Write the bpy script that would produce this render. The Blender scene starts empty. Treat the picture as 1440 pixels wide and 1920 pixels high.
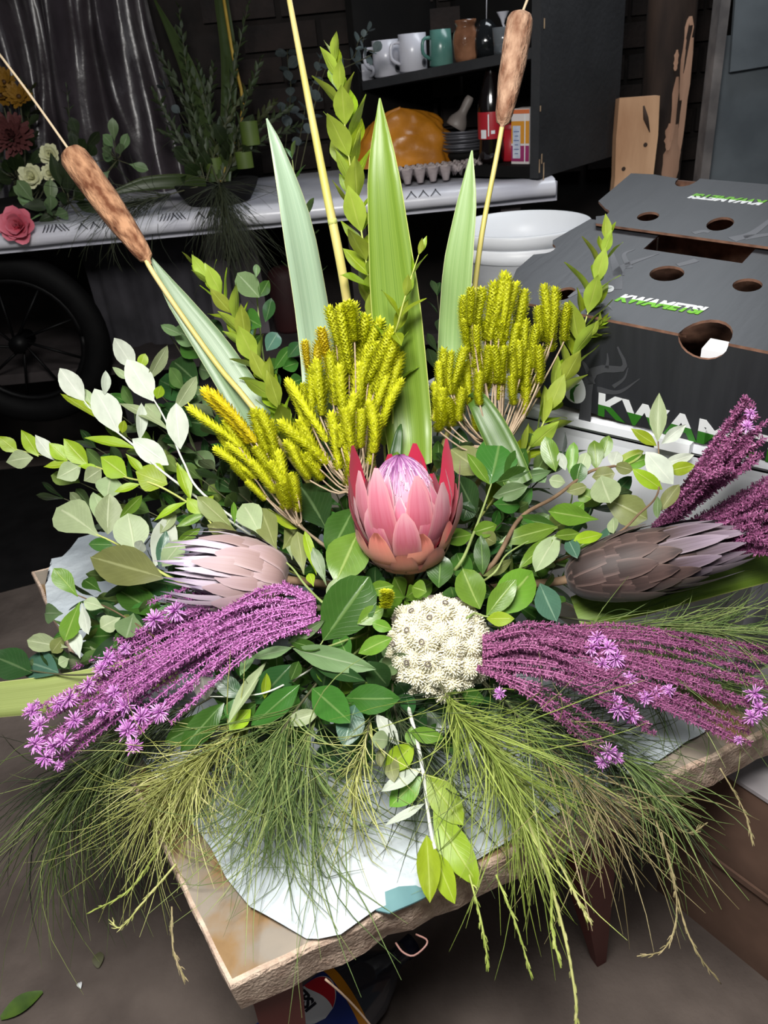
import bpy, bmesh, math, random
from mathutils import Vector, Matrix, Quaternion, noise
random.seed(7)
sc = bpy.context.scene
COL = sc.collection
F = 1450.0                      # focal length in pixels of the 1440x1920 frame
PITCH, ROLL, ZC = math.radians(30.5), math.radians(5.5), 1.2
# ---------------------------------------------------------------- camera
_f = Vector((0, math.cos(PITCH), -math.sin(PITCH)))
_u0 = Vector((0, math.sin(PITCH), math.cos(PITCH)))
_r = Vector((1, 0, 0)) * math.cos(ROLL) - _u0 * math.sin(ROLL)
_u = _u0 * math.cos(ROLL) + Vector((1, 0, 0)) * math.sin(ROLL)
CAM = Vector((0, 0, ZC))
cd = bpy.data.cameras.new('camera'); co = bpy.data.objects.new('camera', cd); COL.objects.link(co)
co.matrix_world = Matrix(((_r.x, _u.x, -_f.x, 0), (_r.y, _u.y, -_f.y, 0), (_r.z, _u.z, -_f.z, ZC), (0, 0, 0, 1)))
cd.sensor_fit = 'VERTICAL'; cd.sensor_height = 36.0; cd.lens = 36.0 * F / 1920.0
cd.clip_start = 0.02
cd.dof.use_dof = True; cd.dof.focus_distance = 0.97; cd.dof.aperture_fstop = 11.0
sc.camera = co
# ---------------------------------------------------------------- world, lamps, exposure
w = bpy.data.worlds.new('world'); sc.world = w; w.use_nodes = True
w.node_tree.nodes['Background'].inputs[0].default_value = (0.80, 0.90, 1.0, 1)
w.node_tree.nodes['Background'].inputs[1].default_value = 0.05
def area(name, loc, target, size, energy, color):
    l = bpy.data.lights.new(name, 'AREA'); l.shape = 'RECTANGLE'; l.size = size[0]; l.size_y = size[1]
    l.energy = energy; l.color = color
    o = bpy.data.objects.new(name, l); COL.objects.link(o); o.location = loc
    o.rotation_euler = (Vector(target) - Vector(loc)).to_track_quat('-Z', 'Y').to_euler()
    return o
area('ceiling_lamp', (-0.12, 0.20, 1.74), (0.02, 0.75, 0.5), (0.55, 0.36), 34, (1.0, 0.98, 0.94))
area('roof_light', (0.75, 2.10, 2.0), (0.50, 1.25, 0.8), (0.8, 0.4), 9, (0.88, 0.94, 1.0))
area('doorway_daylight', (-1.6, -0.8, 1.7), (-0.4, 1.0, 0.2), (1.0, 1.4), 4, (0.95, 0.97, 1.0))
vs = sc.view_settings
vs.view_transform = 'Standard'; vs.look = 'None'; vs.gamma = 1.0; vs.use_curve_mapping = False
vs.exposure = 0.0
# ---------------------------------------------------------------- pixel <-> world helpers
def ray(x, y): return _f + _r * ((x - 720) / F) + _u * ((960 - y) / F)
def at(x, y, d): return CAM + ray(x, y) * d
def onz(x, y, z):
    r = ray(x, y); return CAM + r * ((z - ZC) / r.z)
def depth(P): return (P - CAM).dot(_f)
def px(P):
    v = P - CAM; t = v.dot(_f); return 720 + F * v.dot(_r) / t, 960 - F * v.dot(_u) / t
ZT = 0.45                        # table top
GX = [-60, 360, 720, 1080, 1500]
GY = [500, 700, 900, 1100, 1300, 1500, 1750, 1950]
GD = [[1.10, 1.10, 1.05, 1.08, 1.10], [1.14, 1.12, 1.08, 1.08, 1.10], [1.14, 1.08, 1.02, 1.03, 1.03],
      [1.10, 1.01, 0.93, 0.95, 0.97], [1.00, 0.92, 0.86, 0.88, 0.92], [0.94, 0.87, 0.82, 0.84, 0.87],
      [0.86, 0.79, 0.75, 0.78, 0.81], [0.80, 0.74, 0.70, 0.74, 0.78]]
def D(x, y):
    x = min(max(x, GX[0]), GX[-1]); y = min(max(y, GY[0]), GY[-1])
    i = max(k for k in range(len(GX) - 1) if GX[k] <= x); j = max(k for k in range(len(GY) - 1) if GY[k] <= y)
    a = (x - GX[i]) / (GX[i + 1] - GX[i]); b = (y - GY[j]) / (GY[j + 1] - GY[j])
    return (GD[j][i] * (1 - a) + GD[j][i + 1] * a) * (1 - b) + (GD[j + 1][i] * (1 - a) + GD[j + 1][i + 1] * a) * b
def P3(x, y, dd=0.0): return at(x, y, D(x, y) + dd)
# ---------------------------------------------------------------- material helpers
def lin(c):
    return tuple(((v / 255.0) / 12.92 if v / 255.0 <= 0.04045 else ((v / 255.0 + 0.055) / 1.055) ** 2.4) for v in c) + (1.0,)
def newmat(name):
    m = bpy.data.materials.new(name); m.use_nodes = True
    nt = m.node_tree; return m, nt, nt.nodes['Principled BSDF'], nt.links
def mat(name, c1, c2=None, scale=20.0, rough=0.6, bump=0.0, detail=4.0, metal=0.0, stretch=None, contrast=(0.35, 0.65), spec=0.5, trans=0.0, coat=0.0, bscale=None):
    m, nt, b, L = newmat(name)
    b.inputs['Roughness'].default_value = rough; b.inputs['Metallic'].default_value = metal
    b.inputs['Specular IOR Level'].default_value = spec; b.inputs['Coat Weight'].default_value = coat
    if trans: b.inputs['Transmission Weight'].default_value = trans
    if c2 is None and not bump:
        b.inputs['Base Color'].default_value = lin(c1); return m
    tc = nt.nodes.new('ShaderNodeTexCoord'); src = tc.outputs['Object']
    if stretch:
        mp = nt.nodes.new('ShaderNodeMapping'); mp.inputs['Scale'].default_value = stretch
        L.new(src, mp.inputs[0]); src = mp.outputs[0]
    n = nt.nodes.new('ShaderNodeTexNoise'); n.inputs['Scale'].default_value = scale; n.inputs['Detail'].default_value = detail
    L.new(src, n.inputs['Vector'])
    if c2 is not None:
        r = nt.nodes.new('ShaderNodeValToRGB')
        r.color_ramp.elements[0].position = contrast[0]; r.color_ramp.elements[0].color = lin(c1)
        r.color_ramp.elements[1].position = contrast[1]; r.color_ramp.elements[1].color = lin(c2)
        L.new(n.outputs['Fac'], r.inputs[0]); L.new(r.outputs[0], b.inputs['Base Color'])
    else: b.inputs['Base Color'].default_value = lin(c1)
    if bump:
        nn = n
        if bscale:
            nn = nt.nodes.new('ShaderNodeTexNoise'); nn.inputs['Scale'].default_value = bscale; nn.inputs['Detail'].default_value = 5
            L.new(src, nn.inputs['Vector'])
        bp = nt.nodes.new('ShaderNodeBump'); bp.inputs['Strength'].default_value = bump; bp.inputs['Distance'].default_value = 0.01
        L.new(nn.outputs['Fac'], bp.inputs['Height']); L.new(bp.outputs[0], b.inputs['Normal'])
    return m
def leafmat(name, front, back, rib, rough=0.45, trans=0.25, var=0.25, ribw=0.03, vein=0.10, spec=0.5):
    m, nt, b, L = newmat(name)
    N = nt.nodes.new
    uv = N('ShaderNodeUVMap'); sp = N('ShaderNodeSeparateXYZ'); L.new(uv.outputs[0], sp.inputs[0])
    def mth(op, a, bb=None, c=None):
        k = N('ShaderNodeMath'); k.operation = op
        for i, v in enumerate((a, bb, c)):
            if v is None: continue
            if isinstance(v, (int, float)): k.inputs[i].default_value = v
            else: L.new(v, k.inputs[i])
        return k.outputs[0]
    du = mth('ABSOLUTE', mth('SUBTRACT', sp.outputs[0], 0.5))
    ribm = N('ShaderNodeMapRange'); ribm.inputs[1].default_value = ribw * 0.5; ribm.inputs[2].default_value = ribw * 1.6
    ribm.inputs[3].default_value = 1; ribm.inputs[4].default_value = 0; L.new(du, ribm.inputs[0])
    s = mth('SINE', mth('MULTIPLY', mth('SUBTRACT', sp.outputs[1], mth('MULTIPLY', du, 0.7)), 62.0))
    vm = N('ShaderNodeMapRange'); vm.inputs[1].default_value = 0.75; vm.inputs[2].default_value = 1.0
    vm.inputs[3].default_value = 0; vm.inputs[4].default_value = vein; L.new(s, vm.inputs[0])
    msk = mth('MAXIMUM', ribm.outputs[0], vm.outputs[0])
    geo = N('ShaderNodeNewGeometry')
    mx = N('ShaderNodeMix'); mx.data_type = 'RGBA'; mx.inputs[6].default_value = lin(front); mx.inputs[7].default_value = lin(back)
    L.new(geo.outputs['Backfacing'], mx.inputs[0])
    # blotches and leaf to leaf variation
    tc = N('ShaderNodeTexCoord'); no = N('ShaderNodeTexNoise'); no.inputs['Scale'].default_value = 3.0; no.inputs['Detail'].default_value = 3
    oi = N('ShaderNodeObjectInfo'); va = N('ShaderNodeVectorMath'); va.operation = 'ADD'
    L.new(tc.outputs['Object'], va.inputs[0]); L.new(oi.outputs['Random'], va.inputs[1]); L.new(va.outputs[0], no.inputs['Vector'])
    hsv = N('ShaderNodeHueSaturation')
    L.new(mth('MULTIPLY_ADD', oi.outputs['Random'], 0.03, 0.485), hsv.inputs['Hue'])
    L.new(mth('ADD', mth('MULTIPLY_ADD', oi.outputs['Random'], var * 1.4, 1.0 - var * 0.7), mth('MULTIPLY_ADD', no.outputs['Fac'], 0.5, -0.25)), hsv.inputs['Value'])
    L.new(mx.outputs[2], hsv.inputs['Color'])
    mr = N('ShaderNodeMix'); mr.data_type = 'RGBA'; mr.inputs[7].default_value = lin(rib)
    L.new(mth('MULTIPLY', msk, 0.55), mr.inputs[0]); L.new(hsv.outputs[0], mr.inputs[6])
    L.new(mr.outputs[2], b.inputs['Base Color'])
    b.inputs['Roughness'].default_value = rough; b.inputs['Specular IOR Level'].default_value = spec
    bp = N('ShaderNodeBump'); bp.inputs['Strength'].default_value = 0.25; bp.inputs['Distance'].default_value = 0.002
    L.new(msk, bp.inputs['Height']); L.new(bp.outputs[0], b.inputs['Normal'])
    if trans:
        tr = N('ShaderNodeBsdfTranslucent'); L.new(mr.outputs[2], tr.inputs[0])
        ms = N('ShaderNodeMixShader'); ms.inputs[0].default_value = trans
        L.new(b.outputs[0], ms.inputs[1]); L.new(tr.outputs[0], ms.inputs[2])
        L.new(ms.outputs[0], nt.nodes['Material Output'].inputs[0])
    return m
def attrmat(name, c1, c2, c3=None, rough=0.6, attr='rnd', trans=0.0, vcol=None):
    """colour chosen along a ramp by a per-vertex attribute (per needle / per floret variation)"""
    m, nt, b, L = newmat(name)
    a = nt.nodes.new('ShaderNodeAttribute'); a.attribute_name = attr
    r = nt.nodes.new('ShaderNodeValToRGB'); r.color_ramp.elements[0].color = lin(c1); r.color_ramp.elements[1].color = lin(c3 or c2)
    if c3:
        e = r.color_ramp.elements.new(0.5); e.color = lin(c2)
    L.new(a.outputs['Fac'], r.inputs[0]); L.new(r.outputs[0], b.inputs['Base Color'])
    b.inputs['Roughness'].default_value = rough
    return m
# ---------------------------------------------------------------- mesh helpers
class MB:
    def __init__(s): s.v = []; s.f = []; s.m = []; s.uv = []; s.a = []
    def add(s, vs_, fs, mi=0, uv=None, a=0.0):
        o = len(s.v); s.v += [tuple(v) for v in vs_]
        s.uv += (uv if uv else [(0.5, 0.5)] * len(vs_)); s.a += (a if isinstance(a, list) else [a] * len(vs_))
        for f in fs: s.f.append(tuple(o + i for i in f)); s.m.append(mi)
    def box(s, c, d, mi=0, M=None):
        x, y, z = d[0] / 2, d[1] / 2, d[2] / 2
        vv = [Vector((sx * x, sy * y, sz * z)) for sx in (-1, 1) for sy in (-1, 1) for sz in (-1, 1)]
        vv = [(M @ v if M else v) + Vector(c) for v in vv]
        s.add(vv, [(0, 1, 3, 2), (4, 6, 7, 5), (0, 4, 5, 1), (2, 3, 7, 6), (0, 2, 6, 4), (1, 5, 7, 3)], mi)
    def tube(s, pts, rad, n=6, mi=0, a=0.0, cap=True):
        pts = [Vector(p) for p in pts]; k = len(pts)
        if not hasattr(rad, '__len__'): rad = [rad] * k
        up = Vector((0.3, 0.2, 1)).normalized(); vv = []; uv = []
        prev = None
        for i, p in enumerate(pts):
            t = (pts[min(i + 1, k - 1)] - pts[max(i - 1, 0)])
            t = t.normalized() if t.length > 1e-9 else Vector((0, 0, 1))
            x = (prev - t * prev.dot(t)) if prev else t.cross(up)
            if x.length < 1e-6: x = t.orthogonal()
            x.normalize(); prev = x; y = t.cross(x)
            for j in range(n):
                an = 2 * math.pi * j / n
                vv.append(p + (x * math.cos(an) + y * math.sin(an)) * rad[i]); uv.append((j / n, i / max(1, k - 1)))
        ff = [(i * n + j, i * n + (j + 1) % n, (i + 1) * n + (j + 1) % n, (i + 1) * n + j) for i in range(k - 1) for j in range(n)]
        if cap and n > 2: ff += [tuple(range(n))[::-1], tuple((k - 1) * n + j for j in range(n))]
        s.add(vv, ff, mi, uv, a)
    def lathe(s, prof, n=20, mi=0, c=(0, 0, 0), wob=None):
        vv = []; uv = []
        for i, (r, z) in enumerate(prof):
            for j in range(n):
                an = 2 * math.pi * j / n; k = 1 + (wob(an, z) if wob else 0)
                vv.append((c[0] + r * k * math.cos(an), c[1] + r * k * math.sin(an), c[2] + z)); uv.append((j / n, i / max(1, len(prof) - 1)))
        k = len(prof)
        s.add(vv, [(i * n + j, i * n + (j + 1) % n, (i + 1) * n + (j + 1) % n, (i + 1) * n + j) for i in range(k - 1) for j in range(n)], mi, uv)
    def mesh(s, name, mats, smooth=True):
        me = bpy.data.meshes.new(name); me.from_pydata(s.v, [], s.f)
        for m in (mats if isinstance(mats, (list, tuple)) else [mats]): me.materials.append(m)
        me.polygons.foreach_set('material_index', s.m)
        me.polygons.foreach_set('use_smooth', [smooth] * len(s.f))
        ul = me.uv_layers.new(name='UVMap')
        li = [0] * len(me.loops); me.loops.foreach_get('vertex_index', li)
        ul.data.foreach_set('uv', [c for i in li for c in s.uv[i]])
        if any(s.a):
            at_ = me.attributes.new('rnd', 'FLOAT', 'POINT'); at_.data.foreach_set('value', [float(x) for x in s.a])
        me.update(); return me
def link(name, me, parent=None, M=None):
    o = bpy.data.objects.new(name, me); COL.objects.link(o)
    if parent is not None: o.parent = parent
    if M is not None: o.matrix_local = M
    return o
def tag(o, label=None, cat=None, group=None, kind=None):
    if label: o['label'] = label
    if cat: o['category'] = cat
    if group: o['group'] = group
    if kind: o['kind'] = kind
    return o
def thing(name, loc, label, cat, group=None, rotz=0.0):
    o = bpy.data.objects.new(name, None); COL.objects.link(o); o.location = loc; o.rotation_euler = (0, 0, rotz)
    o.empty_display_size = 0.02
    return tag(o, label, cat, group)
def part(name, mb, mats, parent, smooth=True, world=True, label=None):
    """mesh part; MB given in world coordinates when world=True, else in the parent's frame"""
    me = mb.mesh(name, mats, smooth) if isinstance(mb, MB) else mb
    o = link(name, me, parent)
    if world:
        b_ = Vector(parent.location) if parent else Vector()
        R_ = Matrix.Rotation(-parent.rotation_euler.z, 4, 'Z') if parent else Matrix()
        o.matrix_local = R_ @ Matrix.Translation(-b_)
    if label: o['label'] = label
    return o
def bez(pts, n=14):
    """smooth (Catmull-Rom) polyline through points"""
    pts = [Vector(p) for p in pts]
    if len(pts) == 2: return [pts[0].lerp(pts[1], i / (n - 1)) for i in range(n)]
    q = [pts[0] * 2 - pts[1]] + pts + [pts[-1] * 2 - pts[-2]]; out = []
    segs = len(pts) - 1
    for i in range(n):
        t = i / (n - 1) * segs; k = min(int(t), segs - 1); u = t - k
        a, b, c, d = q[k:k + 4]
        out.append(0.5 * ((2 * b) + (c - a) * u + (2 * a - 5 * b + 4 * c - d) * u * u + (3 * b - a - 3 * c + d) * u ** 3))
    return out
def flat_shape(name, loops, thick, mats):
    """plate with holes from 2D outlines (first outline outer): made as a filled 2D curve"""
    cu = bpy.data.curves.new(name, 'CURVE'); cu.dimensions = '2D'; cu.fill_mode = 'BOTH'; cu.extrude = thick / 2
    for lp in loops:
        s = cu.splines.new('POLY'); s.points.add(len(lp) - 1); s.use_cyclic_u = True
        for p, q in zip(s.points, lp): p.co = (q[0], q[1], 0, 1)
    o = bpy.data.objects.new(name, cu); me = bpy.data.meshes.new_from_object(o)
    bpy.data.objects.remove(o); bpy.data.curves.remove(cu)
    me.materials.clear()
    for m in mats: me.materials.append(m)
    if len(mats) > 1:
        for p in me.polygons: p.material_index = 0 if p.normal.z > 0.5 else 1
    me.name = name
    return me
def ell(cx, cy, rx, ry, n=20, rot=0.0):
    c, s = math.cos(rot), math.sin(rot)
    return [(cx + rx * math.cos(a) * c - ry * math.sin(a) * s, cy + rx * math.cos(a) * s + ry * math.sin(a) * c) for a in (2 * math.pi * i / n for i in range(n))]
def text_mesh(body, size, shear=0.0, offset=0.0, extrude=0.0003, space=1.0):
    cu = bpy.data.curves.new('lettering', 'FONT'); cu.body = body; cu.size = size; cu.shear = shear; cu.offset = offset
    cu.extrude = extrude; cu.space_character = space; cu.align_x = 'LEFT'
    o = bpy.data.objects.new('lettering', cu); me = bpy.data.meshes.new_from_object(o)
    bpy.data.objects.remove(o); bpy.data.curves.remove(cu); return me
def cut_mesh(me, co_, no_, name, m, keep_pos=True):
    bm = bmesh.new(); bm.from_mesh(me)
    bmesh.ops.bisect_plane(bm, geom=bm.verts[:] + bm.edges[:] + bm.faces[:], plane_co=co_, plane_no=no_, clear_inner=keep_pos, clear_outer=not keep_pos)
    out = bpy.data.meshes.new(name); bm.to_mesh(out); bm.free(); out.materials.append(m); return out
def frame(o, x, y, z):
    return Matrix(((x.x, y.x, z.x, o.x), (x.y, y.y, z.y, o.y), (x.z, y.z, z.z, o.z), (0, 0, 0, 1)))
# ================================================================ materials of the place
M = {}
M['floor'] = mat('concrete_floor', (78, 68, 63), (116, 104, 97), 5, 0.9, 0.25, 6, bscale=60)
M['wall'] = mat('dark_mortar', (20, 16, 15), (34, 28, 26), 14, 0.95, 0.3)
M['brick'] = mat('dark_brick', (22, 17, 16), (42, 32, 29), 9, 0.9, 0.3, bscale=70)  # bricks in a mottled dark brown
M['panel'] = mat('grey_sheet', (84, 91, 97), (112, 120, 126), 5, 0.7, 0.1, 6)
M['panel_edge'] = mat('sheet_edge', (92, 88, 88), (130, 124, 122), 12, 0.8)
M['plastic_black'] = mat('black_polythene', (46, 40, 44), (64, 57, 62), 8, 0.32, 0.25, bscale=22, spec=0.7)
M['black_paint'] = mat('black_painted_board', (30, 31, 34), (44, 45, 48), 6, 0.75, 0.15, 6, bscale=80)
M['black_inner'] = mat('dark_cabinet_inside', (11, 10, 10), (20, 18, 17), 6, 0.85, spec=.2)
M['chipped'] = mat('bare_wood_chip', (150, 122, 96), (196, 170, 138), 40, 0.8)
M['cloth_white'] = mat('white_oilcloth', (196, 196, 208), (222, 222, 230), 6, 0.3, 0.15, spec=0.6, bscale=14)
M['bench_edge'] = mat('white_bench_edge', (176, 176, 190), (204, 204, 214), 5, 0.5)
M['ink'] = mat('dark_print', (40, 40, 50))
M['bench_wood'] = mat('dark_bench_wood', (40, 34, 34), (62, 55, 56), 8, 0.8)
M['bark'] = mat('peeling_bark', (34, 24, 20), (74, 56, 46), 10, 0.9, 0.6, 6, stretch=(1, 1, .25))
M['peeled'] = mat('bare_peeled_wood', (182, 138, 112), (214, 172, 146), 9, 0.8, 0.2, stretch=(1, 1, .3))
M['plank'] = mat('rough_plank', (178, 132, 98), (226, 182, 144), 7, 0.85, 0.3, 6, stretch=(1.5, 1, .4))
M['white_plastic'] = mat('white_plastic', (236, 238, 243), (244, 246, 249), 3, 0.38, spec=0.4)
M['tub_plastic'] = mat('grey_white_plastic', (222, 225, 231), (234, 236, 241), 3, 0.45)
M['carton'] = mat('black_printed_carton', (38, 39, 43), (44, 45, 49), 60, 0.46, 0.05, 3, stretch=(1, .12, 1), bscale=140)
M['kraft'] = mat('brown_corrugated_board', (96, 66, 52), (142, 104, 84), 40, 0.9)
M['kraft_box'] = mat('plain_brown_carton', (84, 62, 50), (108, 82, 68), 10, 0.9, 0.1)
M['grey_paper'] = mat('grey_lid_paper', (132, 126, 130), (168, 162, 164), 9, 0.8, 0.1)
M['w_ink'] = mat('white_print', (226, 228, 230)); M['g_ink'] = mat('green_print', (104, 176, 28)); M['dg_ink'] = mat('dark_green_print', (44, 110, 24))
M['grey_ink'] = mat('grey_tree_print', (92, 93, 98)); M['dgrey_ink'] = mat('dark_grey_tree_print', (66, 67, 71))
M['tyre'] = mat('black_tyre', (7, 7, 8), (11, 11, 12), 30, 0.7, spec=.15); M['rim'] = mat('dark_rim', (7, 7, 8), None, rough=0.5, spec=.15)
M['red_leg'] = mat('red_brown_varnish', (78, 34, 32), (112, 54, 50), 6, 0.5, stretch=(1, 1, .3))
M['chipboard'] = mat('raw_chipboard', (176, 148, 130), (232, 208, 186), 55, 0.95, 0.55, 8, contrast=(.3, .7), bscale=260)
# ================================================================ floor and walls
mb = MB(); mb.box((0.2, 1.0, -0.05), (7.0, 6.4, 0.10)); o = link('floor', mb.mesh('floor', M['floor'], False)); o['kind'] = 'structure'
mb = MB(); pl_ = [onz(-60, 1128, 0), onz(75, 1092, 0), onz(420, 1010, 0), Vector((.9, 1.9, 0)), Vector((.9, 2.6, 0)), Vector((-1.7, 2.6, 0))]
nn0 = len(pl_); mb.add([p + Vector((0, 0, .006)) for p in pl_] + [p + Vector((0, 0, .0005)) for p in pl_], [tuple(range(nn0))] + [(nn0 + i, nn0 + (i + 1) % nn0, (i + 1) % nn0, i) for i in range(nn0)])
o = link('floor_shade_sheet', mb.mesh('floor_shade_sheet', mat('floor_shade_black', (16, 15, 16), (26, 25, 26), 12, .9, spec=.2), False)); tag(o, 'black sheet added on the floor as the shade in front of the workbench', 'shade sheet')  # added black sheet, stands in for the shaded floor by the bench
WY = 2.68
mb = MB(); mb.box((0.2, WY + 0.06, 1.3), (6.4, 0.10, 2.6)); wall = link('wall_back', mb.mesh('wall_back', M['wall'], False)); wall['kind'] = 'structure'
bw, bh, g = 0.215, 0.068, 0.014
bms = []
for k in range(4):
    mb = MB(); rr = random.Random(k); vv = []
    mb.box((0, 0, 0), (bw - rr.random() * .006, 0.034, bh - rr.random() * .004))
    bms.append(mb.mesh('brick', M['brick'], False))
for r_ in range(8):
    zz = 0.86 + r_ * (bh + g)
    for c_ in range(8):
        xx = -0.28 + c_ * (bw + g) + (0.11 if r_ % 2 else 0)
        o = link('brick', bms[(r_ * 3 + c_) % 4], wall)
        o.location = (xx, WY + 0.006 + random.uniform(-.004, .004), zz); o.rotation_euler = (0, random.uniform(-.012, .012), random.uniform(-.02, .02))
# grey sheeting at the right, two overlapping sheets with a batten edge
pr = thing('wall_sheeting', (1.35, 2.42, 0), 'grey metal sheeting of two overlapping sheets on the right wall', 'wall panel')
x0 = at(1286, 200, 2.33).x
pts_low = at(1312, 330, 2.30); seamL = at(1316, 105, 2.33)
mb = MB(); mb.box((x0 + 0.62, 2.42, (seamL.z + 0.05) / 2), (1.24, 0.012, seamL.z + 0.05)); part('sheet', mb, M['panel'], pr, False)
mb = MB(); Mt = Matrix.Rotation(-0.06, 3, 'Y')
mb.box((x0 + 0.63, 2.395, seamL.z + 0.60), (1.26, 0.012, 1.20), M=Mt); part('sheet', mb, M['panel'], pr, False)
mb = MB(); mb.box((x0 - 0.004, 2.40, 0.85), (0.026, 0.05, 1.7)); part('batten', mb, M['panel_edge'], pr, False)
# peeling timber post
pc = at(1232, 300, 2.30); pt_ = at(1262, 0, 2.26)
post = thing('timber_post', (pc.x, pc.y, 0), 'dark rough timber post with peeling bark beside the grey sheeting', 'post')
mb = MB(); mb.lathe([(0.062, 0), (0.062, .5), (0.064, .8), (0.061, 1.0), (0.066, 1.2), (0.064, 1.45), (0.068, 1.8)], 16, wob=lambda a, z: 0.08 * math.sin(3 * a + z * 2) + 0.05 * math.sin(7 * a + 5 * z))
part('trunk', mb, M['bark'], post, world=False)
def patch(parent, cx, cz, ang, wd, ht, R, seed):
    """raised patch of bare wood on the post, irregular outline"""
    mb = MB(); rr = random.Random(seed); vv = []; n = 9
    for i in range(n):
        t = i / (n - 1); hw = wd * math.sin(math.pi * (0.06 + 0.88 * t)) ** 0.6 * (0.7 + .5 * rr.random())
        for s in (-1, 0, 1):
            a = ang + s * hw / R; r = R * (1 + 0.08 * math.sin(3 * a + (cz + ht * (t - .5)) * 2) + 0.05 * math.sin(7 * a + 5 * (cz + ht * (t - .5)))) + 0.003
            vv.append((r * math.cos(a), r * math.sin(a), cz + ht * (t - .5)))
    mb.add(vv, [(i * 3 + j, i * 3 + j + 1, i * 3 + j + 4, i * 3 + j + 3) for i in range(n - 1) for j in range(2)])
    part('bare_patch', mb, M['peeled'], parent, world=False)
for q in ((0, 1.12, -0.95, .018, .20, 3), (0, 1.00, -1.35, .012, .16, 4), (0, .86, -1.15, .030, .20, 5), (0, 1.02, -0.75, .012, .30, 6), (0, .74, -1.0, .035, .16, 7), (0, 1.12, -1.5, .007, .05, 8), (0, .93, -1.5, .012, .07, 9)):
    patch(post, q[0], q[1], q[2], q[3], q[4], 0.0635, q[5])
# pale offcut plank standing beside the post
a_ = at(1187, 300, 2.12); top = at(1187, 180, 2.10)
pk = thing('rough_plank', (a_.x, a_.y, 0), 'pale rough-sawn plank standing upright beside the dark post', 'plank')
hw = 0.055; mb = MB(); vv = []; n = 12
for i in range(n):
    z = top.z * i / (n - 1); jl = random.uniform(-.003, .003); jr = random.uniform(-.003, .003)
    vv += [(-hw + jl, -.016, z + (0.004 if i == n - 1 else 0)), (hw + jr, -.016, z), (hw + jr, .016, z), (-hw + jl, .016, z)]
ff = [(i * 4 + j, i * 4 + (j + 1) % 4, i * 4 + 4 + (j + 1) % 4, i * 4 + 4 + j) for i in range(n - 1) for j in range(4)] + [(0, 3, 2, 1), tuple((n - 1) * 4 + j for j in range(4))]
mb.add(vv, ff); part('board', mb, M['plank'], pk, False, world=False)
mb = MB(); mb.lathe([(0.0005, 0.0008), (0.004, 0.0006), (0.0058, 0)], 10); me = mb.mesh('knot', M['bark'])
for kx, kz in ((.025, top.z - .115), (-.03, top.z - .17)):
    o = link('knot', me, pk); o.matrix_local = Matrix.Translation((kx, -.0165, kz)) @ Matrix.Rotation(math.pi / 2, 4, 'X')
mb = MB(); mb.tube([(.012, -.0165, top.z - .02), (.02, -.017, top.z - .05), (.034, -.0165, top.z - .085)], [.002, .007, .001], 6); part('bark_streak', mb, M['bark'], pk, world=False)
# hanging black polythene
sh = MB(); nx, nz = 90, 26; vv = []
for j in range(nz):
    t = j / (nz - 1)
    for i in range(nx):
        u = i / (nx - 1); x = -1.35 + 0.86 * u
        d = 0.030 * math.sin(u * 34 + 1.2 * math.sin(t * 3)) + 0.018 * math.sin(u * 71 + t * 4) + 0.02 * math.sin(u * 13 + t * 5) + 0.012 * noise.noise(Vector((u * 30, t * 9, 0)))
        vv.append((x + 0.02 * math.sin(t * 6 + u * 9), 2.56 + d * (1.25 - .5 * t), 1.75 - 0.88 * t + 0.02 * math.sin(u * 23)))
sh.add(vv, [(j * nx + i, j * nx + i + 1, (j + 1) * nx + i + 1, (j + 1) * nx + i) for j in range(nz - 1) for i in range(nx - 1)])
o = link('plastic_sheet', sh.mesh('plastic_sheet', M['plastic_black'])); tag(o, 'creased shiny black plastic sheet hanging on the back wall', 'plastic sheet')
# ================================================================ work bench with white oilcloth
BZ, BY = 0.90, 2.05
be = thing('workbench', (-0.5, 2.35, 0), 'long white-edged workbench against the back wall', 'workbench')
mb = MB(); mb.box((-0.55, 2.36, BZ - 0.03), (2.12, 0.60, 0.045)); part('bench_top', mb, M['bench_edge'], be, False)
for lx in (-1.5, 0.0, 0.40):
    mb = MB(); mb.box((lx, 2.12, 0.42), (0.05, 0.05, 0.84)); part('leg', mb, M['bench_wood'], be, False)
mb = MB(); mb.box((-0.55, 2.40, 0.48), (2.0, 0.44, 0.03)); part('lower_shelf', mb, M['bench_wood'], be, False)
cl = MB(); prof = [(2.64, BZ), (2.12, BZ), (2.075, BZ + .003), (2.048, BZ + .001), (2.034, BZ - .010), (2.030, BZ - .024), (2.036, BZ - .036), (2.049, BZ - .040)]
nx = 70; vv = []
for i in range(nx):
    x = -1.6 + 2.10 * i / (nx - 1)
    for k, (y, z) in enumerate(prof):
        b_ = 0.004 * noise.noise(Vector((x * 7, k * .7, 1))) if k else 0
        vv.append((x, y - abs(b_) * .8, z - .0058 + b_ * .6 + .0062))
cl.add(vv, [(i * len(prof) + k, i * len(prof) + k + 1, (i + 1) * len(prof) + k + 1, (i + 1) * len(prof) + k) for i in range(nx - 1) for k in range(len(prof) - 1)])
oc = link('oilcloth', cl.mesh('oilcloth', M['cloth_white'])); tag(oc, 'white oilcloth with dark zigzag print covering the workbench', 'tablecloth')
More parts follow.
